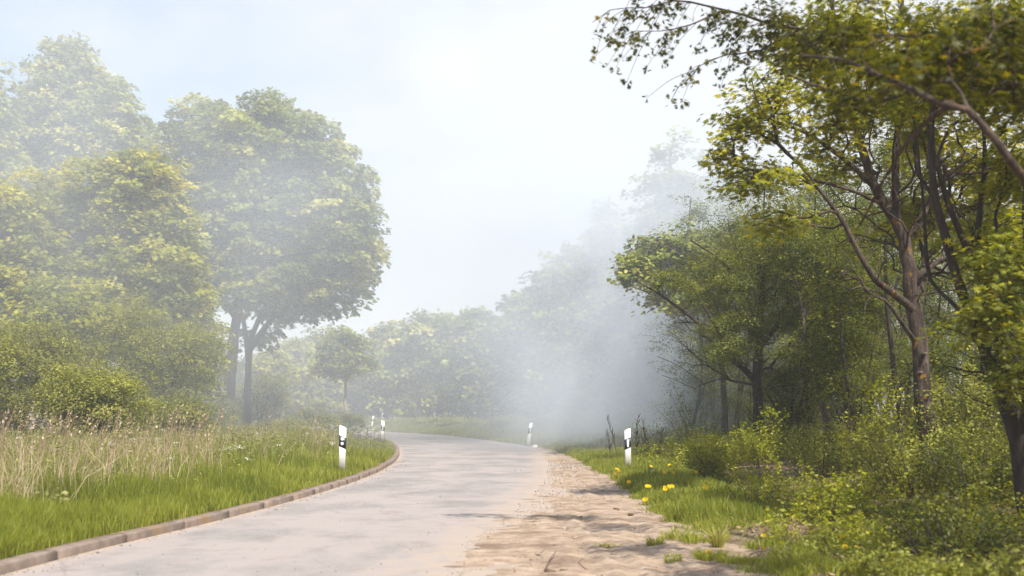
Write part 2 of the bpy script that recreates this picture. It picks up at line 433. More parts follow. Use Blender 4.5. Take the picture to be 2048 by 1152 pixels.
# kerb: concrete stones 1 m long, laid end to end
seg = np.concatenate([[0], np.cumsum(np.hypot(np.diff(IY), np.diff(IX)))])
Vk = []; Fk = []; rs = random.Random(4)
s = 0.0
prof = [(0.0, -0.1), (0.0, 0.064), (-0.008, 0.078), (-0.026, 0.086), (-0.118, 0.088), (-0.13, 0.08), (-0.13, -0.1)]
while s < seg[-1] - 1.7:
    ln = 1.496
    dz = rs.uniform(-0.002, 0.002); dx = rs.uniform(-0.003, 0.003)
    st = len(Vk)
    steps = 5
    for i in range(steps):
        q = s + ln * i / (steps - 1)
        x0 = np.interp(q, seg, IX); y0 = np.interp(q, seg, IY)
        x1 = np.interp(q + 0.05, seg, IX); y1 = np.interp(q + 0.05, seg, IY)
        d = np.array([x1 - x0, y1 - y0]); d /= np.linalg.norm(d)
        nr_ = np.array([d[1], -d[0]])
        for (a, b_) in prof:
            jj = rs.uniform(-0.0025, 0.0025)
            sh = 0.002 if i in (0, steps - 1) and b_ > 0.07 else 0
            Vk.append((x0 + nr_[0] * (a + dx + jj), y0 + nr_[1] * (a + dx + jj), b_ + dz + jj - sh))
    k = len(prof)
    for i in range(steps - 1):
        for j in range(k - 1):
            Fk.append((st + i * k + j, st + (i + 1) * k + j, st + (i + 1) * k + j + 1, st + i * k + j + 1))
    cap0 = list(range(st, st + k)); cap1 = list(range(st + (steps - 1) * k, st + steps * k))
    Fk.append((cap0[0], cap0[1], cap0[5], cap0[6])); Fk.append((cap0[1], cap0[2], cap0[4], cap0[5])); Fk.append((cap1[6], cap1[5], cap1[1], cap1[0])); Fk.append((cap1[5], cap1[4], cap1[2], cap1[1]))
    s += 1.5
kb = mesh_obj('kerb', np.array(Vk), [np.array(Fk)], M['concrete'])
tag(kb, kind='structure')

# ------------------------------------------------------------------ plant tools
def leaf_shape(kind):
    """unit leaf: base at origin, tip at (0,1); returns verts (k,3) and triangles"""
    if kind == 'maple':      # five lobes
        rim = [(0, 0), (0.34, -0.12), (0.20, 0.15), (0.68, 0.24), (0.22, 0.38), (0.50, 0.78), (0.13, 0.55), (0, 1.05),
               (-0.13, 0.55), (-0.50, 0.78), (-0.22, 0.38), (-0.68, 0.24), (-0.20, 0.15), (-0.34, -0.12)]
        v = [(0, 0.38, 0.05)] + [(x, y, -0.10 * (abs(x) ** 1.3) * 2 - 0.06 * y * y) for x, y in rim]
        f = [(0, i, i % 14 + 1) for i in range(1, 15)]
    elif kind == 'lobed':    # cheap maple for the far trees
        rim = [(0, 0), (0.5, 0.12), (0.26, 0.40), (0.46, 0.72), (0, 1.0), (-0.46, 0.72), (-0.26, 0.40), (-0.5, 0.12)]
        v = [(x, y, -0.22 * abs(x) - 0.05 * y) for x, y in rim]
        f = [(0, 1, 2), (0, 2, 4), (2, 3, 4), (0, 4, 6), (4, 5, 6), (0, 6, 7)]
    else:                    # folded oval
        v = [(0, 0, 0), (0.28, 0.45, -0.07), (0, 1.0, -0.04), (-0.28, 0.45, -0.07)]
        f = [(0, 1, 2), (0, 2, 3)]
    return np.array(v, float), np.array(f)
def leaves(pos, nor, tip, size, kind):
    """many leaves at once"""
    v, f = leaf_shape(kind)
    z_ = nrm(nor)
    y_ = nrm(tip - (tip * z_).sum(1, keepdims=True) * z_)
    x_ = np.cross(y_, z_)
    s_ = size[:, None, None]
    P_ = pos[:, None] + s_ * (v[None, :, 0:1] * x_[:, None] + v[None, :, 1:2] * y_[:, None] + v[None, :, 2:3] * z_[:, None])
    nv = len(v)
    Fa = (f[None] + (np.arange(len(pos)) * nv)[:, None, None]).reshape(-1, 3)
    return P_.reshape(-1, 3), Fa, nv
def tubes(chains, sides=6):
    """chains: list of (pts (n,3), radii (n,)); one mesh"""
    VV = []; FF = []; off = 0
    ang = np.linspace(0, 2 * np.pi, sides, endpoint=False)
    ca, sa = np.cos(ang), np.sin(ang)
    for pts, rad in chains:
        pts = np.asarray(pts, float); rad = np.asarray(rad, float)
        n_ = len(pts)
        if n_ < 2: continue
        T = np.gradient(pts, axis=0); T = nrm(T)
        ref = np.array([1.0, 0, 0]) if abs(T[0, 2]) > 0.6 else np.array([0, 0, 1.0])
        X_ = nrm(np.cross(np.repeat(ref[None], n_, 0), T)); Y_ = np.cross(T, X_)
        ring = pts[:, None] + rad[:, None, None] * (ca[None, :, None] * X_[:, None] + sa[None, :, None] * Y_[:, None])
        VV.append(ring.reshape(-1, 3))
        a = np.arange(n_ * sides).reshape(n_, sides) + off
        b_ = np.roll(a, -1, axis=1)
        FF.append(np.stack([a[:-1].ravel(), b_[:-1].ravel(), b_[1:].ravel(), a[1:].ravel()], 1))
        off += n_ * sides
    return np.concatenate(VV), np.concatenate(FF)
def resample(pts, step):
    pts = np.asarray(pts, float)
    # Catmull-Rom through the control points
    Pp = np.concatenate([[2 * pts[0] - pts[1]], pts, [2 * pts[-1] - pts[-2]]])
    out = []
    for i in range(1, len(Pp) - 2):
        p0, p1, p2, p3 = Pp[i - 1:i + 3]
        k = max(1, int(round(np.linalg.norm(p2 - p1) / step)))
        for t_ in np.arange(k) / k:
            out.append(0.5 * ((2 * p1) + (-p0 + p2) * t_ + (2 * p0 - 5 * p1 + 4 * p2 - p3) * t_ ** 2 + (-p0 + 3 * p1 - 3 * p2 + p3) * t_ ** 3))
    out.append(pts[-1])
    return np.array(out)
def grow(rs, limbs, targets, step=0.5, bf=0.35, tip=0.012, power=0.45, wob=0.06, up=0.25):
    """limbs: list of (pts, r0, r1): first is the trunk. targets attach to the nearest path. Returns chains"""
    pos = []; par = []; plen = []; minr = []; chains = []
    for pts, r0, r1 in limbs:
        q = resample(pts, step)
        q[1:-1] += rs.normal(0, wob * 0.25, q[1:-1].shape) * np.clip(r0 * 6, 0.2, 1)
        rad = np.linspace(r0, r1, len(q))
        if pos:
            d = np.linalg.norm(np.array(pos) - q[0], axis=1); pi = int(d.argmin())
        else: pi = -1
        ch = [pi] if pi >= 0 and len(pos) and np.linalg.norm(np.array(pos[pi]) - q[0]) > 0.02 else []
        for i, p_ in enumerate(q):
            par.append(pi); plen.append((plen[pi] if pi >= 0 else 0) + (np.linalg.norm(p_ - pos[pi]) if pi >= 0 else 0))
            pos.append(p_); minr.append(rad[i]); pi = len(pos) - 1; ch.append(pi)
        chains.append(ch)
    n_limb = len(pos)
    cap = len(pos) + len(targets) * 14
    PA = np.zeros((cap, 3)); PL = np.zeros(cap); cnt = len(pos)
    PA[:cnt] = pos; PL[:cnt] = plen
    base_n = 1
    d0 = np.array([np.linalg.norm(PA[:cnt] - t_, axis=1).min() for t_ in targets])
    low = limbs[0][0][0][2] + 0.15 * (limbs[0][0][-1][2] - limbs[0][0][0][2])
    for ti_ in np.argsort(d0):
        t_ = targets[ti_]
        d = np.linalg.norm(PA[:cnt] - t_, axis=1)
        cost = d + bf * PL[:cnt] + up * 2 * np.maximum(0, PA[:cnt, 2] - t_[2]) + 100 * (PA[:cnt, 2] < low * 0.999) * (np.arange(cnt) < n_limb)
        j = int(cost.argmin()); dist = d[j]
        if dist < 0.05: continue
        p0 = PA[j]; pd = p0 - PA[par[j]] if par[j] >= 0 else np.array([0, 0, 1.0])
        pd = pd / max(np.linalg.norm(pd), 1e-6)
        c1 = p0 + pd * dist * 0.25 + np.array([0, 0, up * 0.3 * dist])
        c2 = t_ - (t_ - p0) * 0.3 + np.array([0, 0, 0.10 * dist])
        k = int(np.clip(math.ceil(dist / step), 2, 12))
        ch = [j]; pi = j
        for a in range(1, k + 1):
            s_ = a / k
            p_ = (1 - s_) ** 3 * p0 + 3 * (1 - s_) ** 2 * s_ * c1 + 3 * (1 - s_) * s_ ** 2 * c2 + s_ ** 3 * t_
            if a < k: p_ = p_ + rs.normal(0, wob * min(dist, 1.5) / 1.5, 3)
            PA[cnt] = p_; PL[cnt] = PL[pi] + np.linalg.norm(p_ - PA[pi]); par.append(pi); minr.append(0)
            pi = cnt; cnt += 1; ch.append(pi)
        chains.append(ch)
    W = np.zeros(cnt)
    for ch in chains[len(limbs):]: W[ch[-1]] += 1
    for i in range(cnt - 1, 0, -1):
        if par[i] >= 0: W[par[i]] += W[i]
    rad = tip * np.maximum(W, 1) ** power
    mr = np.array(minr[:cnt]); rad = np.where(mr > 0, mr, rad)
    out = []
    for ch in chains:
        r_ = rad[ch].copy()
        if len(ch) > 2: r_[0] = min(r_[0], r_[1] * 1.35)
        out.append((PA[ch], r_))
    return out, PA[:cnt]
def blob_points(rs, blobs, n_, shell=0.55, sep=0.0):
    """clump centres in a union of ellipsoids, denser towards the outside"""
    vol = np.array([b_[1][0] * b_[1][1] * b_[1][2] for b_ in blobs]) ** 0.75
    pk = rs.choice(len(blobs), n_, p=vol / vol.sum())
    d = nrm(rs.normal(size=(n_, 3)))
    r_ = shell + (1 - shell) * rs.rand(n_) ** 0.7
    inner = rs.rand(n_) < 0.22
    r_ = np.where(inner, rs.rand(n_) ** 0.5 * shell, r_) * (1 + 0.15 * np.clip(rs.normal(size=n_), -2, 1.8) * (rs.rand(n_) < 0.6))
    C = np.array([b_[0] for b_ in blobs])[pk]; S = np.array([b_[1] for b_ in blobs])[pk]
    return C + d * r_[:, None] * S, d
def foliage(rs, cent, outd, per, clump_r, size, kind, flat=0.4, droop=0.35, nj=0.4, varc=0.12, bias=0.0, hang=0.3):
    """leaves in flattened sprays about each centre"""
    nC = len(cent)
    cs = rs.uniform(0.6, 1.25, nC)
    k = np.maximum(3, (per * cs * rs.uniform(0.7, 1.3, nC)).astype(int))
    ci = np.repeat(np.arange(nC), k)
    n_ = len(ci)
    a = rs.uniform(0, 2 * np.pi, n_); rr = np.sqrt(rs.rand(n_)) * clump_r * cs[ci]
    zz = rs.normal(0, flat * clump_r * 0.5, n_) - droop * rr ** 2 / max(clump_r, 1e-6)
    tl = rs.normal(0, 0.25, (nC, 2))
    off = np.stack([np.cos(a) * rr, np.sin(a) * rr, zz], 1)
    off[:, 2] += (off[:, :2] * tl[ci]).sum(1)
    pos = cent[ci] + off
    nor = np.array([0, 0, 1.0]) + 0.45 * outd[ci] * np.array([1, 1, 0.3]) + rs.normal(0, nj, (n_, 3))
    tipd = np.stack([np.cos(a), np.sin(a), np.full(n_, -hang)], 1) + rs.normal(0, 0.35, (n_, 3))
    sz = size * rs.uniform(0.55, 1.2, n_)
    cv = rs.normal(0, 0.2, nC)
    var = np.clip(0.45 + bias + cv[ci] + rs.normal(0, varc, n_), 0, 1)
    V_, F_, nv = leaves(pos, nor, tipd, sz, kind)
    return V_, F_, np.repeat(var, nv)

def tree(name, label, cat, base, limbs, blobs, clumps, per, clump_r, leaf, kind, mat, bark, seed, group=None, shell=0.55, tip=0.012,
         targets=None, bias=0.0, flat=0.4, sides=6, step=0.5, extra=None, cut=None, up=0.25, droop=0.35, hang=0.3, wob=0.06, bf=0.35, bare=None, n_bare=0):
    """limbs and blobs are in world coordinates; base is the foot of the trunk"""
    rs = np.random.RandomState(seed)
    base = np.array(base, float)
    root = empty(name, base)
    tag(root, label, cat, group)
    cent, outd = blob_points(rs, [(np.array(c) - base, np.array(s_)) for c, s_ in blobs], clumps, shell)
    if cut is not None:
        kp = cut(cent + base); cent = cent[kp]; outd = outd[kp]
    lm = [(np.array(p_, float) - base, r0, r1) for p_, r0, r1 in limbs]
    nt = targets or min(clumps, 260)
    tg = cent[:nt]
    if bare:
        bp_, _ = blob_points(rs, [(np.array(c) - base, np.array(s_)) for c, s_ in bare], n_bare, 0.0)
        tg = np.concatenate([tg, bp_])
    ch, _ = grow(rs, lm, tg, tip=tip, step=step, up=up, wob=wob, bf=bf)
    # root flare on the trunk
    p0, r0 = ch[0]
    if len(p0) > 3:
        hh = p0[:, 2] - p0[0, 2]
        ch[0] = (p0, r0 * (1 + 0.55 * np.exp(-hh / 0.35)))
    big = [c for c in ch if c[1].max() > 0.05]; sm = [c for c in ch if c[1].max() <= 0.05]
    V1, F1 = tubes(big, max(sides, 9)) if big else (np.zeros((0, 3)), np.zeros((0, 4), int))
    if sm:
        V2, F2 = tubes(sm, 4)
        V1, F1 = np.concatenate([V1, V2]), np.concatenate([F1, F2 + len(V1)])
    mesh_obj('trunk', V1, [F1], bark, root, smooth=True)
    V_, F_, var = foliage(rs, cent, outd, per, clump_r, leaf, kind, flat=flat, bias=bias, droop=droop, hang=hang)
    mesh_obj('crown', V_, [F_], mat, root, attrs={'var': var})
    if extra: extra(root, base)
    return root

def vtrunk(x, Y, topY_px, r0, r1=None, lean=0.0, fork=None):
    """simple upright trunk from ground at photo column x to row topY_px"""
    X = ax(x, Y); z0 = float(gh(X, Y)) - 0.15
    top = at(x, topY_px, Y)[2]
    pts = [(X, Y, z0)]
    for k in (0.25, 0.5, 0.75, 1.0):
        pts.append((X + lean * k * (top - z0) + 0.12 * math.sin(k * 5 + x), Y + 0.1 * math.sin(k * 4 + x * 2), z0 + (top - z0) * k))
    return (X, Y, z0), (pts, r0, r1 or r0 * 0.25)
def bl(x, y, Y, rx, rz, ry=None):
    """ellipsoid centred on a photo position, half sizes in photo pixels"""
    s_ = Y / F
    return (at(x, y, Y), (rx * s_, (ry or rx) * s_, rz * s_))

# ------------------------------------------------------------------ left hand trees
b, t_ = vtrunk(462, 60, 480, 0.40, 0.24)
t_ = ([at(462, 884, 60) + (0, 0, -0.1), at(455, 840, 60), at(460, 760, 60), at(466, 690, 60), at(478, 600, 60), at(488, 500, 60), at(495, 380, 60), at(500, 270, 60)], 0.33, 0.06)
tree('maple_tree', 'big round-crowned maple with a thick grey trunk at the verge edge', 'tree', t_[0][0],
     [t_, ([at(459, 745, 60), at(447, 718, 60), at(443, 690, 59.5)], 0.22, 0.16),
      ([at(480, 610, 60), at(540, 520, 59), at(610, 440, 59), at(670, 400, 59)], 0.17, 0.05),
      ([at(474, 640, 60), at(420, 560, 59), at(380, 460, 59), at(360, 350, 59)], 0.16, 0.05),
      ([at(489, 500, 60), at(540, 400, 61), at(580, 300, 61)], 0.13, 0.04)],
     [bl(500, 400, 60, 190, 205), bl(610, 420, 60, 145, 165), bl(420, 300, 60, 110, 105), bl(590, 305, 60, 110, 95), bl(660, 470, 59.5, 95, 110), bl(370, 450, 58.5, 90, 150), bl(470, 560, 57.5, 110, 60, 60), bl(540, 235, 60, 70, 45)],
     1150, 92, 0.58, 0.2, 'lobed', M['maple'], M['bark'], 11, shell=0.7, tip=0.016, targets=320, bias=0.06, flat=0.28)
t_ = ([at(494, 876, 64) + (0, 0, -0.2), at(495, 800, 64), at(497, 740, 64), at(500, 695, 64), at(508, 660, 64), at(535, 600, 64)], 0.22, 0.11)
tree('maple_tree', 'second maple with a dark forked trunk close behind the big round one', 'tree', t_[0][0],
     [t_, ([at(499, 700, 64), at(522, 668, 64), at(560, 620, 63.5), at(620, 570, 63), at(690, 520, 63)], 0.18, 0.05), ([at(497, 720, 64), at(488, 650, 64), at(470, 560, 65)], 0.16, 0.06)],
     [bl(640, 560, 63, 100, 75), bl(570, 600, 63.5, 80, 55), bl(690, 490, 64, 75, 80), bl(560, 480, 66, 120, 100), bl(520, 670, 65, 40, 25)],
     520, 55, 0.6, 0.24, 'lobed', M['maple'], M['bark_dark'], 12, shell=0.6, tip=0.015, targets=220, bias=-0.05)
b, t_ = vtrunk(150, 72, 200, 0.38, 0.07)
tree('maple_tree', 'tallest hazy tree at the far left with a narrow pointed top', 'tree', b, [t_],
     [bl(150, 250, 72, 120, 140), bl(120, 170, 72, 75, 90), bl(150, 110, 72, 45, 50), bl(210, 200, 72, 60, 60), bl(60, 330, 72, 100, 150), bl(220, 360, 72, 110, 150), bl(285, 260, 73, 45, 50)],
     1000, 60, 0.65, 0.23, 'lobed', M['maple'], M['bark'], 13, shell=0.55, tip=0.016, targets=200, bias=0.05)
b, t_ = vtrunk(-70, 66, 250, 0.34, 0.07)
tree('maple_tree', 'hazy tree cut by the left border behind the yellow-green maples', 'tree', b, [t_],
     [bl(-60, 300, 66, 110, 190), bl(-70, 400, 66, 130, 180), bl(-20, 210, 66, 50, 70)],
     520, 50, 0.7, 0.26, 'lobed', M['maple'], M['bark'], 14, tip=0.016, targets=150, bias=0.05)
b, t_ = vtrunk(190, 49, 420, 0.26, 0.05)
tree('maple_tree', 'yellow-green maple standing before the tall tree, its top lit bright', 'tree', b, [t_],
     [bl(190, 430, 49, 120, 120), bl(270, 400, 49, 90, 100), bl(110, 470, 49, 110, 110), bl(320, 480, 49, 70, 110), bl(200, 580, 48, 160, 120), bl(330, 580, 48, 90, 100), bl(285, 330, 49, 50, 45)],
     950, 75, 0.52, 0.18, 'lobed', M['yellow'], M['bark'], 15, shell=0.6, tip=0.012, targets=220, bias=0.0)
b, t_ = vtrunk(10, 46, 440, 0.24, 0.05)
tree('maple_tree', 'yellow-green maple against the left border, beside the bright-topped one', 'tree', b, [t_],
     [bl(10, 470, 46, 110, 120), bl(-60, 480, 46, 120, 120), bl(60, 600, 45, 130, 100), bl(-40, 620, 46, 120, 120), bl(140, 640, 44, 110, 80)],
     700, 62, 0.55, 0.18, 'lobed', M['yellow'], M['bark'], 16, shell=0.6, tip=0.012, targets=160, bias=0.0)

def shrub(label, x, Y, top, hw, seed, mat='bush', leaf=0.085, kind='oval', clumps=420, per=60, bias=0.0, name='hawthorn_bush', low=None, group=None, cat='bush', cr=0.38):
    X = ax(x, Y); z0 = float(gh(X, Y))
    h = at(x, top, Y)[2] - z0; wd = hw * Y / F
    rs = np.random.RandomState(seed)
    limbs = []
    base = (X, Y, z0 - 0.1)
    for k in range(5):
        a = k * 1.256 + rs.uniform(0, 0.8)
        e = wd * rs.uniform(0.3, 0.6)
        limbs.append(([(X + 0.05 * math.cos(a), Y + 0.05 * math.sin(a), z0 - 0.1), (X + 0.25 * e * math.cos(a), Y + 0.25 * e * math.sin(a), z0 + h * 0.3), (X + e * math.cos(a), Y + e * math.sin(a), z0 + h * rs.uniform(0.6, 0.8))], 0.035 + 0.012 * h, 0.02))
    bb = [((X, Y, z0 + h * 0.52), (wd, wd, h * 0.46))]
    for k in range(6):
        a = rs.uniform(0, 6.28)
        bb.append(((X + math.cos(a) * wd * 0.6, Y + math.sin(a) * wd * 0.45, z0 + h * rs.uniform(0.3, 0.78)), (wd * rs.uniform(0.35, 0.5), wd * 0.4, h * rs.uniform(0.16, 0.26))))
    return tree(name, label, cat, base, limbs, bb, clumps, per, cr, leaf, kind, M[mat], M['bark_dark'], seed, shell=0.62, tip=0.007, targets=min(clumps, 130), bias=bias, step=0.35, group=group)
shrub('large small-leaved bush filling the lower left corner of the thicket', 40, 37, 620, 155, 21, clumps=700)
shrub('dense small-leaved bush left of the big maple trunk, rounded and dusty green', 320, 42, 610, 130, 22, clumps=700)
shrub('tall small-leaved bush under the bright-topped yellow-green maple', 190, 43, 560, 160, 23, clumps=850, bias=0.05)
shrub('low front bush with fine leaves leaning over the dry grass', 190, 34.5, 730, 120, 24, clumps=520, bias=0.03)
shrub('bush with yellow-green leaves touching the left side of the big maple trunk', 350, 50, 530, 95, 25, mat='yellow', leaf=0.17, kind='lobed', per=40, clumps=460)
shrub('dark low bush between the front bush and the maple trunks', 330, 38, 790, 95, 26, clumps=380, bias=-0.08)
shrub('bush cut by the left border, darker at the foot', -90, 34, 600, 150, 27, clumps=480)
shrub('low bush at the foot of the two maple trunks', 425, 53, 790, 55, 28, clumps=220, bias=-0.05)
# weeds round the foot of the maple and towards the bend
for i, (x, Y, top, hw, mt, lb) in enumerate([
        (560, 50, 835, 60, 'weed', 'pale leafy bush on the verge right of the maple trunks'),
        (630, 55, 812, 60, 'weed', 'pale feathery bush behind the striped post on the left verge'),
        (500, 46, 850, 50, 'weed', 'low pale bush before the two maple trunks'),
        (690, 66, 822, 45, 'weed', 'pale bush around the foot of the young tree'),
        (590, 40, 868, 42, 'bush', 'small dark green bush in the middle of the left verge'),
        (520, 74, 735, 60, 'yellow', 'light bush beyond the maple trunks, under the open sky gap')]):
    shrub(lb, x, Y, top, hw, 40 + i, mat=mt, leaf=0.075 if i != 5 else 0.16, clumps=240, per=44, cr=0.26 if i != 5 else 0.5, name='verge_bush')

# ------------------------------------------------------------------ middle distance and far trees
def simple_tree(name, label, x, Y, top, bot, hw, seed, mat='maple', bark='bark', r0=0.12, clumps=320, per=44, leaf=0.25, cr=0.6, group=None, bias=0.0, cone=False, kind='lobed', cat='tree'):
    b, t_ = vtrunk(x, Y, top + 20, r0)
    mid_ = (top + bot) / 2; hh = (bot - top) / 2
    rs = np.random.RandomState(seed)
    bb = [bl(x, mid_, Y, hw * 0.8, hh * 0.92)]
    for k in range(6):
        f_ = rs.uniform(-0.7, 0.8)
        ww = hw * (0.55 - 0.25 * (-f_ if cone else 0)) * (0.9 if not cone else (0.55 + 0.45 * (f_ + 0.7) / 1.5))
        bb.append(bl(x + rs.uniform(-0.55, 0.55) * hw * (1 if not cone else (0.3 + 0.7 * (f_ + 0.7) / 1.5)), mid_ + f_ * hh, Y + rs.uniform(-1, 1), ww, hh * 0.3))
    return tree(name, label, cat, b, [t_], bb, clumps, per, cr, leaf, kind, M[mat], M[bark], seed, shell=0.5, tip=0.012, targets=min(clumps, 120), group=group, bias=bias)
simple_tree('young_tree', 'young round-crowned tree on a thin pale stem at the bend', 694, 80, 648, 775, 72, 51, mat='maple', bark='bark_pale', r0=0.16, clumps=230, leaf=0.2, cr=0.5, bias=0.1)
simple_tree('maple_tree', 'broad hazy maple with a pale trunk beyond the bend', 838, 108, 612, 790, 90, 52, bark='bark_pale', r0=0.26, clumps=480, leaf=0.3, cr=0.75, bias=0.0)
simple_tree('maple_tree', 'hazy tree between the young tree and the broad one, yellowish crown', 775, 112, 640, 800, 62, 53, bark='bark_pale', r0=0.18, clumps=360, leaf=0.3, cr=0.75, bias=0.02)
simple_tree('maple_tree', 'smoke-veiled tree just right of the broad hazy maple', 955, 104, 610, 800, 66, 54, r0=0.2, clumps=380, leaf=0.34, cr=0.75)
simple_tree('maple_tree', 'tree with a pointed top where the smoke hides the wood edge', 1045, 92, 575, 830, 62, 55, r0=0.2, clumps=420, leaf=0.3, cr=0.7, cone=True)
simple_tree('maple_tree', 'pale silhouette of a tree rising inside the thickest smoke', 1130, 84, 462, 840, 85, 56, r0=0.22, clumps=560, leaf=0.28, cr=0.7, cone=True)
simple_tree('maple_tree', 'taller silhouette behind the smoke, beside the hazy maple with spires', 1215, 74, 372, 830, 85, 57, r0=0.24, clumps=620, leaf=0.26, cr=0.65, cone=True)
simple_tree('maple_tree', 'hazy maple with several upright spires above the smoke', 1345, 60, 278, 780, 110, 58, r0=0.26, clumps=900, per=48, leaf=0.22, cr=0.55, cone=True, bias=0.04)
simple_tree('maple_tree', 'hazy tree behind the maple with spires, partly hidden by it', 1470, 66, 290, 780, 115, 59, r0=0.26, clumps=700, leaf=0.24, cr=0.6, bias=0.04)
simple_tree('birch_tree', 'slim tree with a pale stem in the light gap beyond the maples', 541, 92, 690, 800, 45, 60, mat='yellow', bark='bark_pale', r0=0.13, clumps=200, leaf=0.25, cr=0.55)
simple_tree('birch_tree', 'light yellow-green tree left in the gap, close to the dark forked trunk', 575, 104, 665, 815, 60, 61, mat='yellow', bark='bark', r0=0.13, clumps=300, leaf=0.3, cr=0.65)
simple_tree('birch_tree', 'light yellow-green tree in the gap beside the young round-crowned tree', 640, 110, 685, 830, 60, 62, mat='yellow', bark='bark', r0=0.13, clumps=300, leaf=0.3, cr=0.65)
# shaded wood behind the bend: slender trees one behind the other
src = [simple_tree('wood_tree', 'slender tree in the shaded wood beyond the bend', 800, 122, 690, 850, 55, 70 + k, mat='maple', bark='bark_dark', r0=0.1, clumps=230, leaf=0.3, cr=0.7, bias=-0.22, group='slender trees in the shaded wood beyond the bend') for k in range(3)]
rs = random.Random(8)
for o in src:
    o['src'] = 1
for i, x in enumerate(list(range(380, 1560, 38))):
    Y = rs.uniform(116, 134) if x < 1040 else rs.uniform(88, 104)
    o = src[i] if i < 3 else copy_tree(src[i % 3])
    o.location = (ax(x, Y), Y, 0)
    o.rotation_euler = (0, 0, rs.uniform(0, 6.28))
    sc_ = rs.uniform(0.72, 1.25) * (1.35 if x > 1040 else 1.0)
    o.scale = (sc_, sc_, sc_)
for o in src: del o['src']
# hedge like scrub along the outer side of the bend
rs = random.Random(9)
first = None
for i, (x, Y, top) in enumerate([(730, 104, 838), (790, 101, 842), (850, 96, 845), (905, 90, 842), (960, 84, 846), (1010, 76, 845), (1060, 70, 838), (1115, 62, 846), (670, 106, 832), (1170, 54, 850)]):
    if first is None:
        first = shrub('low pale bush of the scrub along the outer side of the bend', x, Y, top - 6, 42, 80, mat='weed', leaf=0.12, clumps=210, per=36, cr=0.34, name='verge_bush', group='low bushes along the outer side of the bend')
        o = first
    else:
        o = copy_tree(first)
        sc_ = rs.uniform(0.75, 1.25)
        o.location = (ax(x, Y) + 0.4, Y + 0.6, 0)
        o.scale = (sc_ * 1.1, sc_, sc_ * rs.uniform(0.8, 1.1))
        o.rotation_euler = (0, 0, rs.uniform(0, 6))

# ------------------------------------------------------------------ right hand wood
# hawthorn with the dark trunk
Y = 30
tb = at(1518, 935, Y); tb[2] = gh(tb[0], Y) - 0.1
tree('hawthorn_tree', 'dark-trunked hawthorn with spreading fine-leaved branches at the wood edge', 'tree', tb,
     [([tb, at(1517, 850, Y), at(1514, 760, Y), at(1516, 700, Y), at(1520, 640, Y), at(1525, 560, Y), at(1540, 480, Y)], 0.145, 0.05),
      ([at(1514, 765, Y), at(1490, 740, Y), at(1462, 715, 29.5), at(1430, 650, 29), at(1400, 600, 29)], 0.08, 0.03),
      ([at(1516, 700, Y), at(1560, 640, 30), at(1590, 560, 30), at(1620, 500, 30)], 0.07, 0.025),
      ([at(1518, 650, Y), at(1480, 570, 30), at(1440, 520, 30), at(1380, 480, 30)], 0.06, 0.02),
      ([at(1415, 660, 29), at(1370, 625, 29), at(1320, 590, 29), at(1270, 560, 29)], 0.045, 0.015)],
     [bl(1530, 520, Y, 120, 90), bl(1440, 560, 29.5, 90, 80), bl(1600, 560, Y, 110, 100), bl(1500, 640, 28.5, 100, 55), bl(1560, 460, 31, 100, 60), bl(1640, 640, 29, 80, 70), bl(1340, 560, 29, 60, 32), bl(1460, 700, 28, 70, 35)],
     1150, 66, 0.27, 0.062, 'oval', M['small'], M['bark_dark'], 101, bare=[bl(1520, 680, 30, 130, 110), bl(1380, 700, 30, 80, 100)], n_bare=200, shell=0.45, tip=0.006, targets=420, step=0.3, bias=0.05)
Y = 37
tb = at(1450, 925, Y); tb[2] = gh(tb[0], Y) - 0.1
tree('maple_tree', 'half-hazed maple whose light branches reach out over the road to the smoke', 'tree', tb,
     [([tb, at(1448, 800, Y), at(1440, 700, Y), at(1425, 600, Y), at(1420, 520, Y)], 0.11, 0.03),
      ([at(1442, 720, Y), at(1390, 640, Y), at(1330, 600, Y), at(1270, 575, Y)], 0.05, 0.015),
      ([at(1425, 600, Y), at(1370, 520, Y), at(1310, 480, Y)], 0.05, 0.015)],
     [bl(1410, 500, 38, 90, 60), bl(1330, 505, 38, 85, 45), bl(1280, 540, 37, 55, 35), bl(1370, 590, 37, 90, 35)],
     420, 36, 0.36, 0.13, 'lobed', M['maple'], M['bark_dark'], 102, shell=0.3, tip=0.007, targets=240, step=0.35, bias=-0.02)
Y = 27
tb = at(1640, 940, Y); tb[2] = gh(tb[0], Y) - 0.1
tree('hawthorn_tree', 'slim tree with a leaning pale-brown stem between the hawthorn and the lichen maple', 'tree', tb,
     [([tb, at(1655, 860, Y), at(1640, 800, Y), at(1622, 740, Y), at(1612, 680, Y), at(1608, 620, Y), at(1590, 560, Y), at(1570, 500, Y), at(1560, 430, Y)], 0.075, 0.025),
      ([at(1610, 640, Y), at(1640, 560, Y), at(1660, 480, Y)], 0.04, 0.015)],
     [bl(1600, 500, Y, 90, 70), bl(1680, 560, Y, 80, 70), bl(1660, 760, 26, 70, 40), bl(1600, 700, 26, 60, 30), bl(1700, 680, 26, 70, 50)],
     560, 60, 0.25, 0.058, 'oval', M['small'], M['bark'], 103, shell=0.4, tip=0.005, targets=260, step=0.3, bias=0.0)
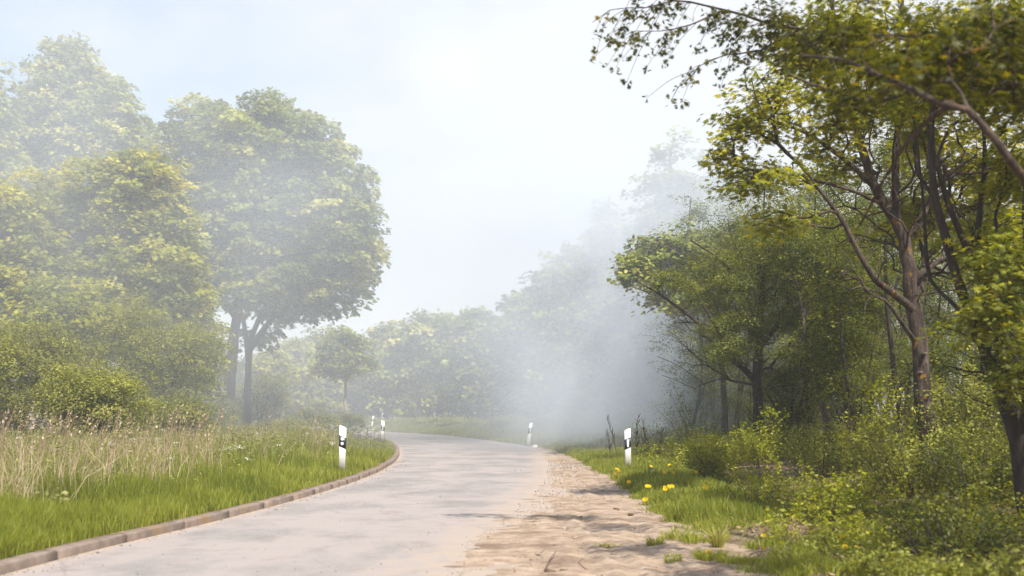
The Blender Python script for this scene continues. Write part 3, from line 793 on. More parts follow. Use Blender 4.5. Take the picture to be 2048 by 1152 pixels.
# the lichen maple
Y = 18
tb = at(1872, 1000, Y); tb[2] = gh(tb[0], Y) - 0.1
def knots(root, base):
    for (x, y, s_) in ((1849, 708, 0.028), (1840, 746, 0.026)):
        p_ = at(x, y, 17.86) - base
        V_, F_ = tubes([([p_ + (0, 0.05, 0), p_, p_ + (0.01, -0.05, 0.004)], [s_ * 1.2, s_, s_ * 0.8])], 10)
        c = len(V_); V_ = np.concatenate([V_, [p_ + (0.01, -0.052, 0.004)]])
        ring = np.arange(20, 30)
        tri = np.stack([ring, np.roll(ring, -1), np.full(10, c)], 1)
        mesh_obj('branch_stub', V_, [F_, tri], M['bark'], root)
tree('maple_tree', 'rough-barked maple leaning left, orange lichen on its forking trunk', 'tree', tb,
     [([tb, at(1862, 920, Y), at(1853, 840, Y), at(1845, 760, Y), at(1837, 680, Y), at(1826, 600, Y), at(1818, 540, Y), at(1806, 480, Y), at(1796, 448, Y)], 0.138, 0.09),
      ([at(1796, 450, Y), at(1765, 405, Y), at(1742, 360, Y), at(1722, 290, Y), at(1700, 200, Y), at(1680, 100, Y), at(1660, -20, Y)], 0.075, 0.025),
      ([at(1797, 452, Y), at(1792, 400, Y), at(1790, 320, Y), at(1800, 220, Y), at(1795, 100, Y), at(1810, -40, Y)], 0.06, 0.025),
      ([at(1828, 620, Y), at(1790, 590, 17.6), at(1750, 560, 17.4), at(1715, 500, 17.3), at(1690, 450, 17.2), at(1655, 400, 17.1), at(1600, 330, 17)], 0.06, 0.018),
      ([at(1822, 560, Y), at(1850, 540, 18), at(1900, 510, 18.2), at(1960, 490, 18.4)], 0.05, 0.02),
      ([at(1806, 470, Y), at(1840, 450, 18), at(1868, 380, 18), at(1920, 330, 18)], 0.05, 0.02),
      ([at(1835, 690, Y), at(1800, 640, 17.7), at(1770, 600, 17.5), at(1745, 590, 17.4)], 0.04, 0.012),
      ([at(1748, 375, Y), at(1690, 320, 17.6), at(1620, 270, 17.3), at(1540, 240, 17), at(1470, 235, 16.9)], 0.04, 0.012),
      ([at(1765, 408, Y), at(1700, 380, 17.5), at(1620, 360, 17.2), at(1540, 345, 17), at(1460, 330, 17)], 0.035, 0.01)],
     [bl(1540, 200, 17, 95, 75, 130), bl(1490, 240, 17, 70, 55, 110), bl(1460, 300, 17, 55, 40, 90), bl(1520, 350, 17, 90, 40, 120), bl(1480, 380, 17, 45, 35, 80), bl(1600, 130, 17.5, 110, 70, 150), bl(1720, 60, 18, 150, 90, 200),
      bl(1650, 260, 17.5, 80, 50, 150), bl(1900, 120, 18, 170, 120, 220), bl(1960, 330, 19, 130, 130, 200), bl(1850, 260, 19, 80, 60, 200), bl(1560, 440, 17.3, 70, 30, 120), bl(1740, 200, 18, 120, 60, 200), bl(1840, 420, 19.5, 110, 70, 150), bl(1980, 470, 19.5, 90, 80, 150), bl(1700, 330, 18.5, 60, 40, 120)],
     900, 26, 0.24, 0.085, 'maple', M['edge_maple'], M['bark_lichen'], 104, shell=0.3, tip=0.0065, targets=620, bare=[bl(1780, 400, 18, 170, 150, 200), bl(1900, 520, 18.5, 120, 130, 200), bl(1690, 560, 17.5, 90, 110, 150)], n_bare=260, step=0.28, bias=0.02, up=0.15, extra=knots)
# near dark multi-stemmed tree at the right border
Y = 13
tb = at(2075, 1074, Y); tb[2] = gh(tb[0], Y) - 0.1
tree('field_maple', 'near black multi-stemmed tree leaning in from the right border', 'tree', tb,
     [([tb, at(2058, 980, Y), at(2040, 880, Y), at(2015, 810, Y), at(2002, 770, Y)], 0.12, 0.09),
      ([at(2002, 770, Y), at(1970, 715, Y), at(1958, 660, Y), at(1930, 600, Y), at(1905, 530, Y), at(1885, 460, Y), at(1868, 380, Y), at(1862, 280, Y), at(1870, 150, Y)], 0.062, 0.025),
      ([at(2003, 775, Y), at(1998, 700, Y), at(1990, 620, Y), at(1965, 560, 13), at(1935, 500, 13), at(1905, 430, 13), at(1880, 350, 13), at(1850, 240, 13)], 0.055, 0.02),
      ([at(1990, 630, 13.2), at(1968, 540, 13.4), at(1955, 470, 13.5), at(1962, 400, 13.5), at(1970, 300, 13.5), at(1960, 150, 13.5)], 0.045, 0.02),
      ([at(1958, 665, Y), at(1900, 600, 13.3), at(1860, 560, 13.6), at(1852, 480, 13.8), at(1845, 380, 14), at(1830, 250, 14)], 0.032, 0.012),
      ([at(2040, 880, Y), at(2060, 760, 12.6), at(2070, 600, 12.4), at(2050, 450, 12.4), at(2060, 250, 12.4)], 0.05, 0.02)],
     [bl(1960, 620, 12.2, 75, 90, 120), bl(2010, 520, 12.5, 90, 110, 150), bl(2040, 330, 13, 70, 90, 150), bl(1900, 130, 13.5, 160, 110, 250), bl(2040, 100, 12.5, 140, 130, 250), bl(2040, 740, 12.5, 60, 80, 120), bl(1950, 470, 14, 60, 60, 150)],
     620, 30, 0.2, 0.066, 'maple', M['edge_maple'], M['bark_dark'], 105, shell=0.3, tip=0.005, targets=430, bare=[bl(1930, 480, 13.4, 110, 230, 150), bl(1980, 700, 13, 90, 120, 150)], n_bare=170, step=0.25, bias=-0.05, up=0.15)
# overhanging tree: trunk outside the picture, limbs across the top right
tb = np.array([4.6, 7.6, 0.1])
tree('overhanging_tree', 'closest tree, its lichen-orange limbs hanging over the top right', 'tree', tb,
     [([tb, (4.55, 7.6, 1.2), (4.4, 7.6, 2.4), (4.35, 7.8, 3.6), (4.3, 8.2, 5.2), (4.2, 9, 6.5)], 0.16, 0.06),
      ([(4.4, 7.6, 1.9), at(2150, 480, 6.9), at(2048, 355, 6.6), at(1990, 275, 6.5), at(1940, 220, 6.5), at(1880, 205, 6.5), at(1830, 180, 6.6), at(1760, 150, 6.8), at(1690, 120, 7), at(1600, 110, 7.2)], 0.044, 0.006),
      ([(4.3, 8, 4.3), (5.5, 7.4, 5.4), (7, 7, 6.0), (8.6, 9.8, 6.5)], 0.08, 0.02),  # unseen limb, added to carry the shading part of the crown
      ([at(1905, 208, 6.5), at(1865, 235, 6.7), at(1820, 275, 7), at(1790, 320, 7.3), at(1765, 365, 7.6), at(1720, 450, 8)], 0.020, 0.008),
      ([(4.33, 8, 4.3), at(2048, 60, 9.5), at(1850, 70, 10.5), at(1700, 70, 11.5), at(1560, 52, 12), at(1450, 20, 12.2), at(1350, 0, 12.4), at(1270, -8, 12.5)], 0.04, 0.006),
      ([(4.35, 7.8, 3.4), at(2048, 170, 8.3), at(1900, 150, 8.8), at(1760, 200, 9.4), at(1660, 180, 9.8), at(1580, 150, 10.2)], 0.03, 0.008),
      ([at(1600, 58, 11.9), at(1520, 100, 12), at(1450, 110, 12.1), at(1400, 130, 12.2), at(1370, 165, 12.3)], 0.012, 0.003),
      ([at(1450, 20, 12.2), at(1380, 50, 12.2), at(1320, 62, 12.3), at(1270, 62, 12.4)], 0.009, 0.003),
      ([at(1350, 0, 12.4), at(1290, 15, 12.4), at(1220, 20, 12.5), at(1185, 45, 12.5)], 0.007, 0.003)],
     [bl(1780, 120, 7, 170, 110, 300), bl(1900, 100, 7.5, 160, 120, 400), bl(1700, 60, 9, 130, 80, 300), bl(2040, 180, 8, 100, 100, 250), ((6.8, 6.8, 6.2), (2.8, 3.2, 1.3)), ((8.8, 10.5, 6.6), (2.4, 2.6, 1.3)), bl(1990, 60, 8, 150, 110, 350), bl(1620, 90, 11, 110, 90, 150), bl(1700, 200, 9.5, 110, 70, 150),  # the two plain-coordinate blobs are unseen crown, added to shade the lower right
      bl(1560, 40, 12, 90, 60, 120), bl(1480, 40, 12.2, 70, 45, 80)],
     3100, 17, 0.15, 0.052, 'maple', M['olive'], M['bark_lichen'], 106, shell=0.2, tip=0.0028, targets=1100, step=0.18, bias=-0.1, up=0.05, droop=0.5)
# leaf bunches on the thin hanging twigs of that tree
def hanging_spray():
    rs = np.random.RandomState(77)
    root = [o for o in bpy.data.objects if o.name == 'overhanging_tree'][0]
    base = np.array(root.location)
    tw = []; cen = []
    mains = [resample([at(1560, 52, 12), at(1450, 20, 12.2), at(1350, 0, 12.4), at(1270, -8, 12.5)], 0.08),
             resample([at(1600, 58, 11.9), at(1520, 100, 12), at(1450, 110, 12.1), at(1400, 130, 12.2), at(1370, 165, 12.3)], 0.08),
             resample([at(1450, 20, 12.2), at(1380, 50, 12.2), at(1320, 62, 12.3), at(1270, 62, 12.4)], 0.08),
             resample([at(1350, 0, 12.4), at(1290, 15, 12.4), at(1220, 20, 12.5), at(1185, 45, 12.5)], 0.08)]
    for mi, m_ in enumerate(mains):
        for k in range(30 if mi == 0 else 16):
            p0 = m_[rs.randint(len(m_))]
            L_ = rs.uniform(0.12, 0.55)
            d = np.array([-rs.uniform(0.2, 1.0), rs.uniform(-0.5, 0.5), -rs.uniform(0.25, 1.0)]); d /= np.linalg.norm(d)
            p1 = p0 + d * L_ * 0.5 + (0, 0, 0.03); p2 = p0 + d * L_ + (0, 0, -0.02)
            q = resample([p0, p1, p2], 0.06)
            tw.append((q - base, np.linspace(0.003, 0.0015, len(q))))
            cen.append(p2); 
            if rs.rand() < 0.6: cen.append(p1)
    V_, F_ = tubes(tw, 4)
    mesh_obj('twigs', V_, [F_], M['bark_dark'], root)
    cen = np.array(cen) - base
    V_, F_, var = foliage(rs, cen, nrm(rs.normal(size=cen.shape)), 8, 0.045, 0.05, 'maple', flat=0.8, nj=0.8, bias=-0.1)
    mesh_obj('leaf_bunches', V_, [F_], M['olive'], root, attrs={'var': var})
hanging_spray()

# thicket of slender trees behind
vars_ = []
for k in range(4):
    rs_ = np.random.RandomState(200 + k)
    hgt = [9.5, 8.0, 10.5, 7.0][k]
    pts = [(0, 0, -0.2)] + [(0.35 * math.sin(z_ * 0.6 + k * 2), 0.3 * math.cos(z_ * 0.5 + k), z_) for z_ in np.linspace(0.8, hgt * 0.95, 6)]
    bb = [((0.2, 0, hgt * 0.70), (1.5, 1.5, hgt * 0.26)), ((-0.6, 0.4, hgt * 0.45), (1.1, 1.1, hgt * 0.2)), ((0.7, -0.3, hgt * 0.3), (1.2, 1.0, hgt * 0.12)), ((0, 0.2, hgt * 0.9), (0.9, 0.9, hgt * 0.12))]
    l2 = ([pts[1], (0.5, 0.3, 2.2), (0.9, 0.5, 4.2), (1.1, 0.7, 6)], 0.03, 0.01)
    o = tree('thicket_tree', 'slender dark tree in the thicket behind the wood edge', 'tree', (0, 0, -0.2), [(pts, 0.06 + 0.012 * k, 0.015), l2], bb, 330, 42, 0.34, 0.085, 'oval', M['small'], M['bark_dark'], 200 + k,
             group='slender trees of the thicket right of the road', shell=0.2, tip=0.006, targets=90, step=0.5, bias=-0.02)
    vars_.append(o)
rs = random.Random(31)
spots = []
for i in range(400):
    Y = rs.uniform(21, 66); x = rs.uniform(1300, 2300)
    X = ax(x, Y)
    if X < 5.0 + max(0, (34 - Y)) * 0.14: continue
    if all((X - a) ** 2 + (Y - b_) ** 2 > 1.6 ** 2 for a, b_ in spots): spots.append((X, Y))
    if len(spots) >= 100: break
for i, (X, Y) in enumerate(spots):
    o = vars_[i] if i < 4 else copy_tree(vars_[i % 4])
    o.location = (X, Y, float(gh(X, Y)) - 0.1)
    s_ = rs.uniform(0.7, 1.1) * (0.8 if Y < 34 else 1.0)
    if X > 11 and Y < 32: s_ *= 0.8
    o.scale = (s_ * 1.05, s_ * 1.05, s_)
    o.rotation_euler = (rs.uniform(-0.06, 0.06), rs.uniform(-0.1, 0.1), rs.uniform(0, 6.28))

# low bushes between the stems of the thicket
def thicket_bushes():
    rs = random.Random(37)
    srcs = []
    for k in range(2):
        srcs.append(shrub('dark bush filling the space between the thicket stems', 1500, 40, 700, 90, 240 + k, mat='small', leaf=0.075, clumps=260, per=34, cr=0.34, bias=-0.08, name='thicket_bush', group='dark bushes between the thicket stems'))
    done = []
    for i in range(600):
        Y = rs.uniform(27, 70); x = rs.uniform(1330, 2200); X = ax(x, Y)
        if X < 5.6 + max(0, 34 - Y) * 0.18: continue
        if any((X - a) ** 2 + (Y - b_) ** 2 < 2.0 ** 2 for a, b_ in done): continue
        done.append((X, Y))
        k = len(done) - 1
        o = srcs[k] if k < 2 else copy_tree(srcs[k % 2])
        o.location = (X, Y, float(gh(X, Y)) - 0.1)
        s_ = rs.uniform(0.6, 1.0); o.scale = (s_, s_, s_ * rs.uniform(0.8, 1.1)); o.rotation_euler = (0, 0, rs.uniform(0, 6.28))
        if len(done) >= 60: break
thicket_bushes()

# named bushes of the right verge and wood edge
def leafy_stems(name, label, x, Y, n_, h, spread, leaf, mat, seed, per=26, stem='bark', cat='bush', lean=0.25, kind='oval', cr=0.1):
    """bush of upright stems with small leaf whorls"""
    rs = np.random.RandomState(seed)
    X = ax(x, Y); z0 = float(gh(X, Y))
    root = empty(name, (X, Y, z0)); tag(root, label, cat)
    ch = []; cen = []
    for k in range(n_):
        a = rs.uniform(0, 6.28); r_ = spread * math.sqrt(rs.rand())
        px_, py_ = r_ * math.cos(a), r_ * math.sin(a)
        hh = h * rs.uniform(0.55, 1.1) * (1 - 0.35 * (r_ / spread) ** 2)
        q = resample([(px_ * 0.5, py_ * 0.5, -0.05), (px_ * 0.8, py_ * 0.8, hh * 0.5), (px_ * (1 + lean), py_ * (1 + lean), hh)], 0.12)
        q[1:] += rs.normal(0, 0.012, q[1:].shape)
        ch.append((q, np.linspace(0.008, 0.003, len(q))))
        for i in range(1, len(q)):
            if q[i, 2] > hh * 0.18:
                for _ in range(2):
                    cen.append(q[i] + rs.normal(0, 0.07, 3) * (1.2 - 0.5 * q[i, 2] / hh))
    V_, F_ = tubes(ch, 4)
    mesh_obj('stem', V_, [F_], M[stem], root)
    cen = np.array(cen)
    V_, F_, var = foliage(rs, cen, nrm(cen * [1, 1, 0.2]), per, cr, leaf, kind, flat=0.9, nj=0.6, droop=0.1, hang=-0.2)
    mesh_obj('foliage', V_, [F_], M[mat], root, attrs={'var': var})
    return root
leafy_stems('young_shrub', 'bright yellow-green shrub right of the dandelion patch', 1425, 22, 28, 0.85, 0.42, 0.064, 'lime', 301, per=18)
leafy_stems('young_shrub', 'tall leafy shoots before the dark-trunked hawthorn', 1530, 24, 14, 1.05, 0.45, 0.064, 'lime', 302, per=12)
leafy_stems('young_shrub', 'upright shrub with pale bare stems left of the lichen maple trunk', 1735, 19, 16, 1.75, 0.5, 0.064, 'lime', 303, per=9, stem='bark_pale')
leafy_stems('young_shrub', 'dense shrub at the foot of the lichen-barked maple', 1835, 16, 34, 1.0, 0.75, 0.06, 'bush', 304, per=12)
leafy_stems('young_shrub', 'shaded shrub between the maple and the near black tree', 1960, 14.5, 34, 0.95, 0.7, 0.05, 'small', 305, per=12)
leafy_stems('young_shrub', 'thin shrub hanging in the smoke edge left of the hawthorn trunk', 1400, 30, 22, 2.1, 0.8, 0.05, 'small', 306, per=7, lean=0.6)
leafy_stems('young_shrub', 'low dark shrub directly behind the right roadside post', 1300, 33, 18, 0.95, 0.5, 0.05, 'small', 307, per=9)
leafy_stems('young_shrub', 'fresh yellow shoots in the lit clearing of dead leaves', 1500, 16.5, 12, 0.45, 0.4, 0.055, 'lime', 308, per=10)
leafy_stems('young_shrub', 'lit shoots beside the clearing, in line with the lichen maple', 1660, 14, 22, 0.5, 0.5, 0.055, 'lime', 309, per=10)
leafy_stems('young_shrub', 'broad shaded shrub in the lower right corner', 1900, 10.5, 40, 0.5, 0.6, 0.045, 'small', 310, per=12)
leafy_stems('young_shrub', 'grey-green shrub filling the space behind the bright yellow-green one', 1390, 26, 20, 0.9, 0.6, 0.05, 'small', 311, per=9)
leafy_stems('young_shrub', 'wide leafy shrub beyond the clearing, below the slim leaning tree', 1640, 21, 22, 0.95, 0.7, 0.06, 'bush', 312, per=12)
leafy_stems('young_shrub', 'leafy shrub right of the lichen maple trunk', 1925, 18, 34, 1.9, 0.8, 0.06, 'bush', 313, per=12)
# dead stalks by the post
for i, (x, top, Y) in enumerate([(1236, 838, 33), (1272, 838, 32), (1295, 845, 33), (1318, 862, 33), (1222, 868, 34)]):
    root = empty('dead_stalk', (ax(x, Y), Y, float(gh(ax(x, Y), Y))))
    tag(root, ['dead weed stalk leaning left behind the right post', 'straight dead weed stalk just right of the right post', 'branched dead stalk a step right of the post', 'short dead stalk farthest right behind the post', 'short thin dead stalk left of the right post'][i], 'weed')
    hh = at(x, top, Y)[2] - root.location[2]
    rs = np.random.RandomState(400 + i)
    ln_ = [-0.28, 0.05, -0.12, 0.1, -0.1][i]
    q = resample([(0, 0, 0), (ln_ * 0.4, 0, hh * 0.5), (ln_, 0, hh)], 0.06)
    ch = [(q, np.linspace(0.009, 0.004, len(q)))]
    for k in range(26):
        j = rs.randint(len(q) // 3, len(q)); d = np.array([rs.uniform(-1, 1), rs.uniform(-1, 1), 1.3]); d = d / np.linalg.norm(d) * rs.uniform(0.04, 0.16)
        ch.append((np.array([q[j], q[j] + d * 0.5, q[j] + d + (0, 0, 0.02)]), np.array([0.006, 0.008, 0.004])))
    V_, F_ = tubes(ch, 5)
    mesh_obj('stalk', V_, [F_], M['darkstem'], root, attrs={'var': rs.rand(len(V_))})

# ------------------------------------------------------------------ grass and ground cover
def blades(rs, X, Y, Z, h, wd, var, lean=0.35, segs=2, az=None):
    n_ = len(X)
    az = rs.uniform(0, 6.28, n_) if az is None else az
    fa = rs.uniform(0, 6.28, n_)
    ln_ = h * lean * np.abs(rs.normal(0.6, 0.5, n_))
    base = np.stack([X, Y, Z], 1)
    dirv = np.stack([np.cos(az), np.sin(az), np.zeros(n_)], 1)
    side = np.stack([np.cos(fa), np.sin(fa), np.zeros(n_)], 1) * (wd / 2)[:, None]
    mid_ = base + dirv * (ln_ * 0.3)[:, None] + np.array([0, 0, 1.0]) * (h * 0.55)[:, None]
    tip_ = base + dirv * ln_[:, None] + np.array([0, 0, 1.0]) * (h * 0.97)[:, None]
    V_ = np.stack([base - side, base + side, mid_ + side * 0.8, mid_ - side * 0.8, tip_], 1).reshape(-1, 3)
    o_ = (np.arange(n_) * 5)[:, None]
    quads = o_ + np.array([[0, 1, 2, 3]]); tris = o_ + np.array([[3, 2, 4]])
    return V_, quads, tris, np.repeat(var, 5)
def scatter_blades(name, n_, sampler, hf, wf, mat, seed, label, cat='grass', lean=0.35, varf=None, kind='stuff'):
    rs = np.random.RandomState(seed)
    X, Y = sampler(rs, n_)
    h = hf(rs, X, Y); wd = wf(rs, X, Y)
    kp = h > 0.015
    X, Y, h, wd = X[kp], Y[kp], h[kp], wd[kp]
    var = np.clip(varf(rs, X, Y) if varf else 0.3 + 0.5 * fbm(X, Y, 9, 0.8) * 1.2 - 0.1 + rs.normal(0, 0.15, len(X)), 0, 1)
    V_, q, t3, va = blades(rs, X, Y, gh(X, Y) - 0.01, h, wd, var, lean)
    o = mesh_obj(name, V_, [q, t3], M[mat], attrs={'var': va})
    tag(o, label, cat, kind=kind)
    return o
def left_sampler(y0, y1, wmax, pw=1.7):
    def f(rs, n_):
        # density falls with distance
        u_ = rs.rand(n_)
        Y = (y0 ** (1 - pw) + u_ * (y1 ** (1 - pw) - y0 ** (1 - pw))) ** (1 / (1 - pw))
        lo = np.maximum(-0.44 * Y - 1, kx(Y) - wmax)
        hi = kx(Y) - 0.14
        ok = lo < hi
        Y = Y[ok]; lo = lo[ok]; hi = hi[ok]
        return hi - (hi - lo) * rs.rand(len(Y)), Y
    return f
scatter_blades('grass', 300000, left_sampler(7, 58, 16), lambda rs, X, Y: (0.10 + 0.26 * fbm(X, Y, 2, 0.9) + 0.16 * sstep(0.3, 2.0, kx(Y) - X)) * rs.uniform(0.5, 1.2, len(X)) * (0.45 + 0.55 * sstep(0.0, 0.5, kx(Y) - X)) * (1 - 0.7 * sstep(30, 42, Y)) * (0.55 + 0.9 * fbm(X, Y, 61, 3.0)),
               lambda rs, X, Y: 0.0045 + 0.00050 * Y * rs.uniform(0.7, 1.3, len(X)), 'grass', 501, 'lush green grass on the left verge behind the kerb')
def dry_f(X, Y):
    yc = 16 + 12 * 0 * X
    return sstep(0.46, 0.60, fbm(X, Y, 14, 0.8) + 0.06 * sstep(1.2, 3.0, kx(Y) - X)) * sstep(44, 36, Y)
def dry_h(rs, X, Y):
    m_ = dry_f(X, Y) * sstep(0.9, 2.0, kx(Y) - X)
    return np.where(rs.rand(len(X)) < m_, rs.uniform(0.35, 0.95, len(X)), 0)
scatter_blades('dry_grass', 8500, left_sampler(13, 46, 9, 1.2), dry_h, lambda rs, X, Y: 0.004 + 0.00022 * Y, 'dry', 502, 'straw-coloured dry grass stems standing over the green verge', lean=0.55,
               varf=lambda rs, X, Y: rs.rand(len(X)))
# seed heads on tall dry stalks
def plumes():
    rs = np.random.RandomState(510)
    sm = left_sampler(15, 34, 8, 1.4)
    X, Y = sm(rs, 420)
    kp = (dry_f(X, Y) > 0.35) & (kx(Y) - X > 1.3); X, Y = X[kp], Y[kp]
    ch = []; cen = []
    for x_, y_ in zip(X, Y):
        z_ = float(gh(x_, y_)); h = rs.uniform(0.7, 1.25); a = rs.uniform(-0.4, 0.9); l_ = rs.uniform(0.05, 0.45)
        p0 = np.array([x_, y_, z_]); p2 = p0 + (l_ * math.cos(a), l_ * math.sin(a), h)
        q = resample([p0, (p0 + p2) / 2 + (-0.05 * l_, 0, 0.05), p2], 0.2)
        ch.append((q, np.linspace(0.006, 0.003, len(q))))
        d = nrm((p2 - p0)[None])[0]
        for k in range(7): cen.append(p2 - d * 0.03 * k + rs.normal(0, 0.012, 3))
    V_, F_ = tubes(ch, 3)
    cen = np.array(cen); n_ = len(cen)
    V2, F2, nv = leaves(cen, rs.normal(size=(n_, 3)), np.array([0.5, 0, 1.0]) + rs.normal(0, 0.4, (n_, 3)), rs.uniform(0.025, 0.055, n_), 'oval')
    var = np.concatenate([rs.rand(len(V_)), np.repeat(rs.uniform(0.2, 1, n_), nv)])
    o = mesh_obj('seed_stalks', np.concatenate([V_, V2]), [F_, F2 + len(V_)], M['dry'], attrs={'var': var})
    tag(o, 'tall bleached grass stalks with feathery seed heads on the left verge', 'grass', kind='stuff')
plumes()
# taller mixed weeds on the verge beyond
scatter_blades('verge_weeds', 60000, left_sampler(26, 75, 14, 1.3), lambda rs, X, Y: np.where(kx(Y) - X > 0.9 + 0.8 * sstep(38, 50, Y), rs.uniform(0.25, 0.75, len(X)) * fbm(X, Y, 6, 0.7) * 1.6 * sstep(0.4, 2.5, kx(Y) - X), 0),
               lambda rs, X, Y: 0.010 + 0.0004 * Y, 'weed', 503, 'tall pale weeds and grasses between the bend and the maples', cat='weeds')
def right_sampler(y0, y1, x0, x1, pw=1.6):
    def f(rs, n_):
        u_ = rs.rand(n_)
        Y = (y0 ** (1 - pw) + u_ * (y1 ** (1 - pw) - y0 ** (1 - pw))) ** (1 / (1 - pw))
        return sx(Y) + x0 + (x1 - x0) * rs.rand(n_) ** 1.2 - 0.12 * rs.rand(n_), Y
    return f
def lush(X, Y):
    d = X - sx(Y)
    near = sstep(12.5, 15.5, Y + 2.2 * (fbm(X, Y, 8, 1.1) - 0.5))
    return near * sstep(-0.1 , 0.25, d + 0.5 * (fbm(X, Y, 18, 1.7) - 0.5)) * (1 - sstep(1.0, 1.9, d - 0.05 * (Y - 18)))
scatter_blades('grass', 130000, right_sampler(11, 48, 0, 3.6), lambda rs, X, Y: lush(X, Y) * (0.07 + 0.18 * fbm(X, Y, 2, 1.2)) * rs.uniform(0.4, 1.3, len(X)) * (0.35 + 1.3 * fbm(X, Y, 62, 3.2)),
               lambda rs, X, Y: 0.0045 + 0.00042 * Y * rs.uniform(0.7, 1.3, len(X)), 'grass', 504, 'lush grass around the right roadside post and dandelions', lean=0.5)
# thin patchy grass and clover in the clearing
def thin_h(rs, X, Y):
    m_ = sstep(0.50, 0.64, fbm(X, Y, 28, 2.2) - 0.05 - 0.10 * sstep(0.5, 0.0, X - sx(Y))) * sstep(3.0, 1.8, X - sx(Y) + 1.0 * sstep(12, 10, Y))
    return np.where(rs.rand(len(X)) < m_, rs.uniform(0.03, 0.15, len(X)), 0)
scatter_blades('grass', 110000, right_sampler(7.5, 24, -0.05, 6, 1.5), thin_h, lambda rs, X, Y: 0.007 + 0.0004 * Y, 'grass', 505, 'thin patchy grass over bare soil in the right foreground', lean=0.9)
# grass on the outer side of the bend
def outer_s(rs, n_):
    Y = rs.uniform(40, 97, n_)
    return ox(Y) + 0.15 + rs.rand(n_) ** 1.3 * 7, Y
scatter_blades('grass', 70000, outer_s, lambda rs, X, Y: (0.15 + 0.5 * fbm(X, Y, 2, 0.6) * sstep(0.2, 2, X - ox(Y))) * rs.uniform(0.5, 1.3, len(X)), lambda rs, X, Y: 0.012 + 0.0006 * Y * np.ones(len(X)), 'weed', 506, 'hazy grass along the outer side of the bend')

# dead leaves under the wood
def litter():
    rs = np.random.RandomState(520)
    X, Y = right_sampler(7.5, 40, 0.4, 10, 1.3)(rs, 34000)
    kp = rs.rand(len(X)) < sstep(0.2, 1.4, X - sx(Y)) ; X, Y = X[kp], Y[kp]
    n_ = len(X)
    pos = np.stack([X, Y, gh(X, Y) + 0.004 + 0.02 * rs.rand(n_)], 1)
    V_, F_, nv = leaves(pos, np.array([0, 0, 1.0]) + rs.normal(0, 0.4, (n_, 3)), rs.normal(size=(n_, 3)) * [1, 1, 0.2], rs.uniform(0.035, 0.085, n_), 'oval')
    o = mesh_obj('fallen_leaves', V_, [F_], M['litter'], attrs={'var': np.repeat(rs.rand(n_), nv)})
    tag(o, 'brown fallen leaves covering the soil under the wood edge', 'leaves', kind='stuff')
litter()
# undergrowth: short stems with leaves, a single mass
def undergrowth(name, label, n_, sampler, hfun, mat, seed, leaf=0.04, per=15, keep=None):
    rs = np.random.RandomState(seed)
    X, Y = sampler(rs, n_)
    if keep is not None:
        k_ = keep(rs, X, Y); X, Y = X[k_], Y[k_]
    n_ = len(X); Z = gh(X, Y); H = hfun(rs, X, Y)
    m_ = np.maximum(3, (H / 0.055).astype(int))
    si = np.repeat(np.arange(n_), m_)
    fr = np.concatenate([np.linspace(0.15, 1, k) for k in m_])
    lx = rs.normal(0, 0.16, n_); ly = rs.normal(0, 0.16, n_)
    cen = np.stack([X[si] + lx[si] * H[si] * fr, Y[si] + ly[si] * H[si] * fr, Z[si] + H[si] * fr], 1)
    k = rs.poisson(per / 4, len(cen)) + 1
    ci = np.repeat(np.arange(len(cen)), k); nl = len(ci)
    a = rs.uniform(0, 6.28, nl); sp = (0.035 + 0.05 * (1 - fr[ci])) * rs.rand(nl)
    pos = cen[ci] + np.stack([np.cos(a) * sp, np.sin(a) * sp, rs.normal(0, 0.015, nl)], 1)
    tipd = np.stack([np.cos(a), np.sin(a), rs.uniform(-0.3, 0.8, nl)], 1)
    svar = rs.normal(0, 0.14, n_) + 0.5 * (fbm(X, Y, 44, 1.1) - 0.5)
    V_, F_, nv = leaves(pos, np.array([0, 0, 1.0]) + rs.normal(0, 0.55, (nl, 3)), tipd, leaf * rs.uniform(0.6, 1.25, nl), 'oval')
    var = np.clip(0.5 + svar[si][ci] + rs.normal(0, 0.18, nl), 0, 1)
    # stems
    st = np.stack([X, Y, Z], 1); en = st + np.stack([lx * H, ly * H, H], 1)
    w_ = np.stack([np.full(n_, 0.003), np.zeros(n_), np.zeros(n_)], 1)
    Vs = np.stack([st - w_, st + w_, en + w_ * 0.4, en - w_ * 0.4], 1).reshape(-1, 3)
    Fs = (np.arange(n_) * 4)[:, None] + np.array([[0, 1, 2, 3]])
    o = mesh_obj(name, np.concatenate([V_, Vs]), [F_, Fs + len(V_)], M[mat], attrs={'var': np.concatenate([np.repeat(var, nv), np.full(len(Vs), 0.15)])})
    tag(o, label, 'undergrowth', kind='stuff')
def wood_keep(rs, X, Y):
    d = X - sx(Y) + 1.0 * sstep(14, 11, Y)
    clear = np.exp(-(((X - 4.3) / 1.2) ** 4) - ((Y - 19.5) / 4.5) ** 4)
    return rs.rand(len(X)) < np.clip(sstep(0.9, 2.4, d) * (0.35 + 1.1 * sstep(0.38, 0.6, fbm(X, Y, 48, 0.8))) - 0.9 * clear, 0, 1)
undergrowth('undergrowth', 'dense mixed undergrowth of leafy stems below the right hand wood', 7500, right_sampler(8.5, 40, 0.7, 9, 1.5),
            lambda rs, X, Y: np.clip((0.12 + 0.25 * sstep(2.2, 5, X - sx(Y)) + 0.18 * sstep(18, 27, Y)) * rs.uniform(0.5, 1.5, len(X)), 0.06, 1.0), 'bush', 530, leaf=0.05, keep=wood_keep)
undergrowth('fresh_shoots', 'fresh yellow-green shoots scattered through the undergrowth', 3700, right_sampler(11, 32, 0.5, 7, 1.3),
            lambda rs, X, Y: np.clip((0.15 + 0.2 * sstep(14, 24, Y)) * rs.uniform(0.5, 1.7, len(X)), 0.08, 0.9), 'lime', 531, leaf=0.055, keep=wood_keep)
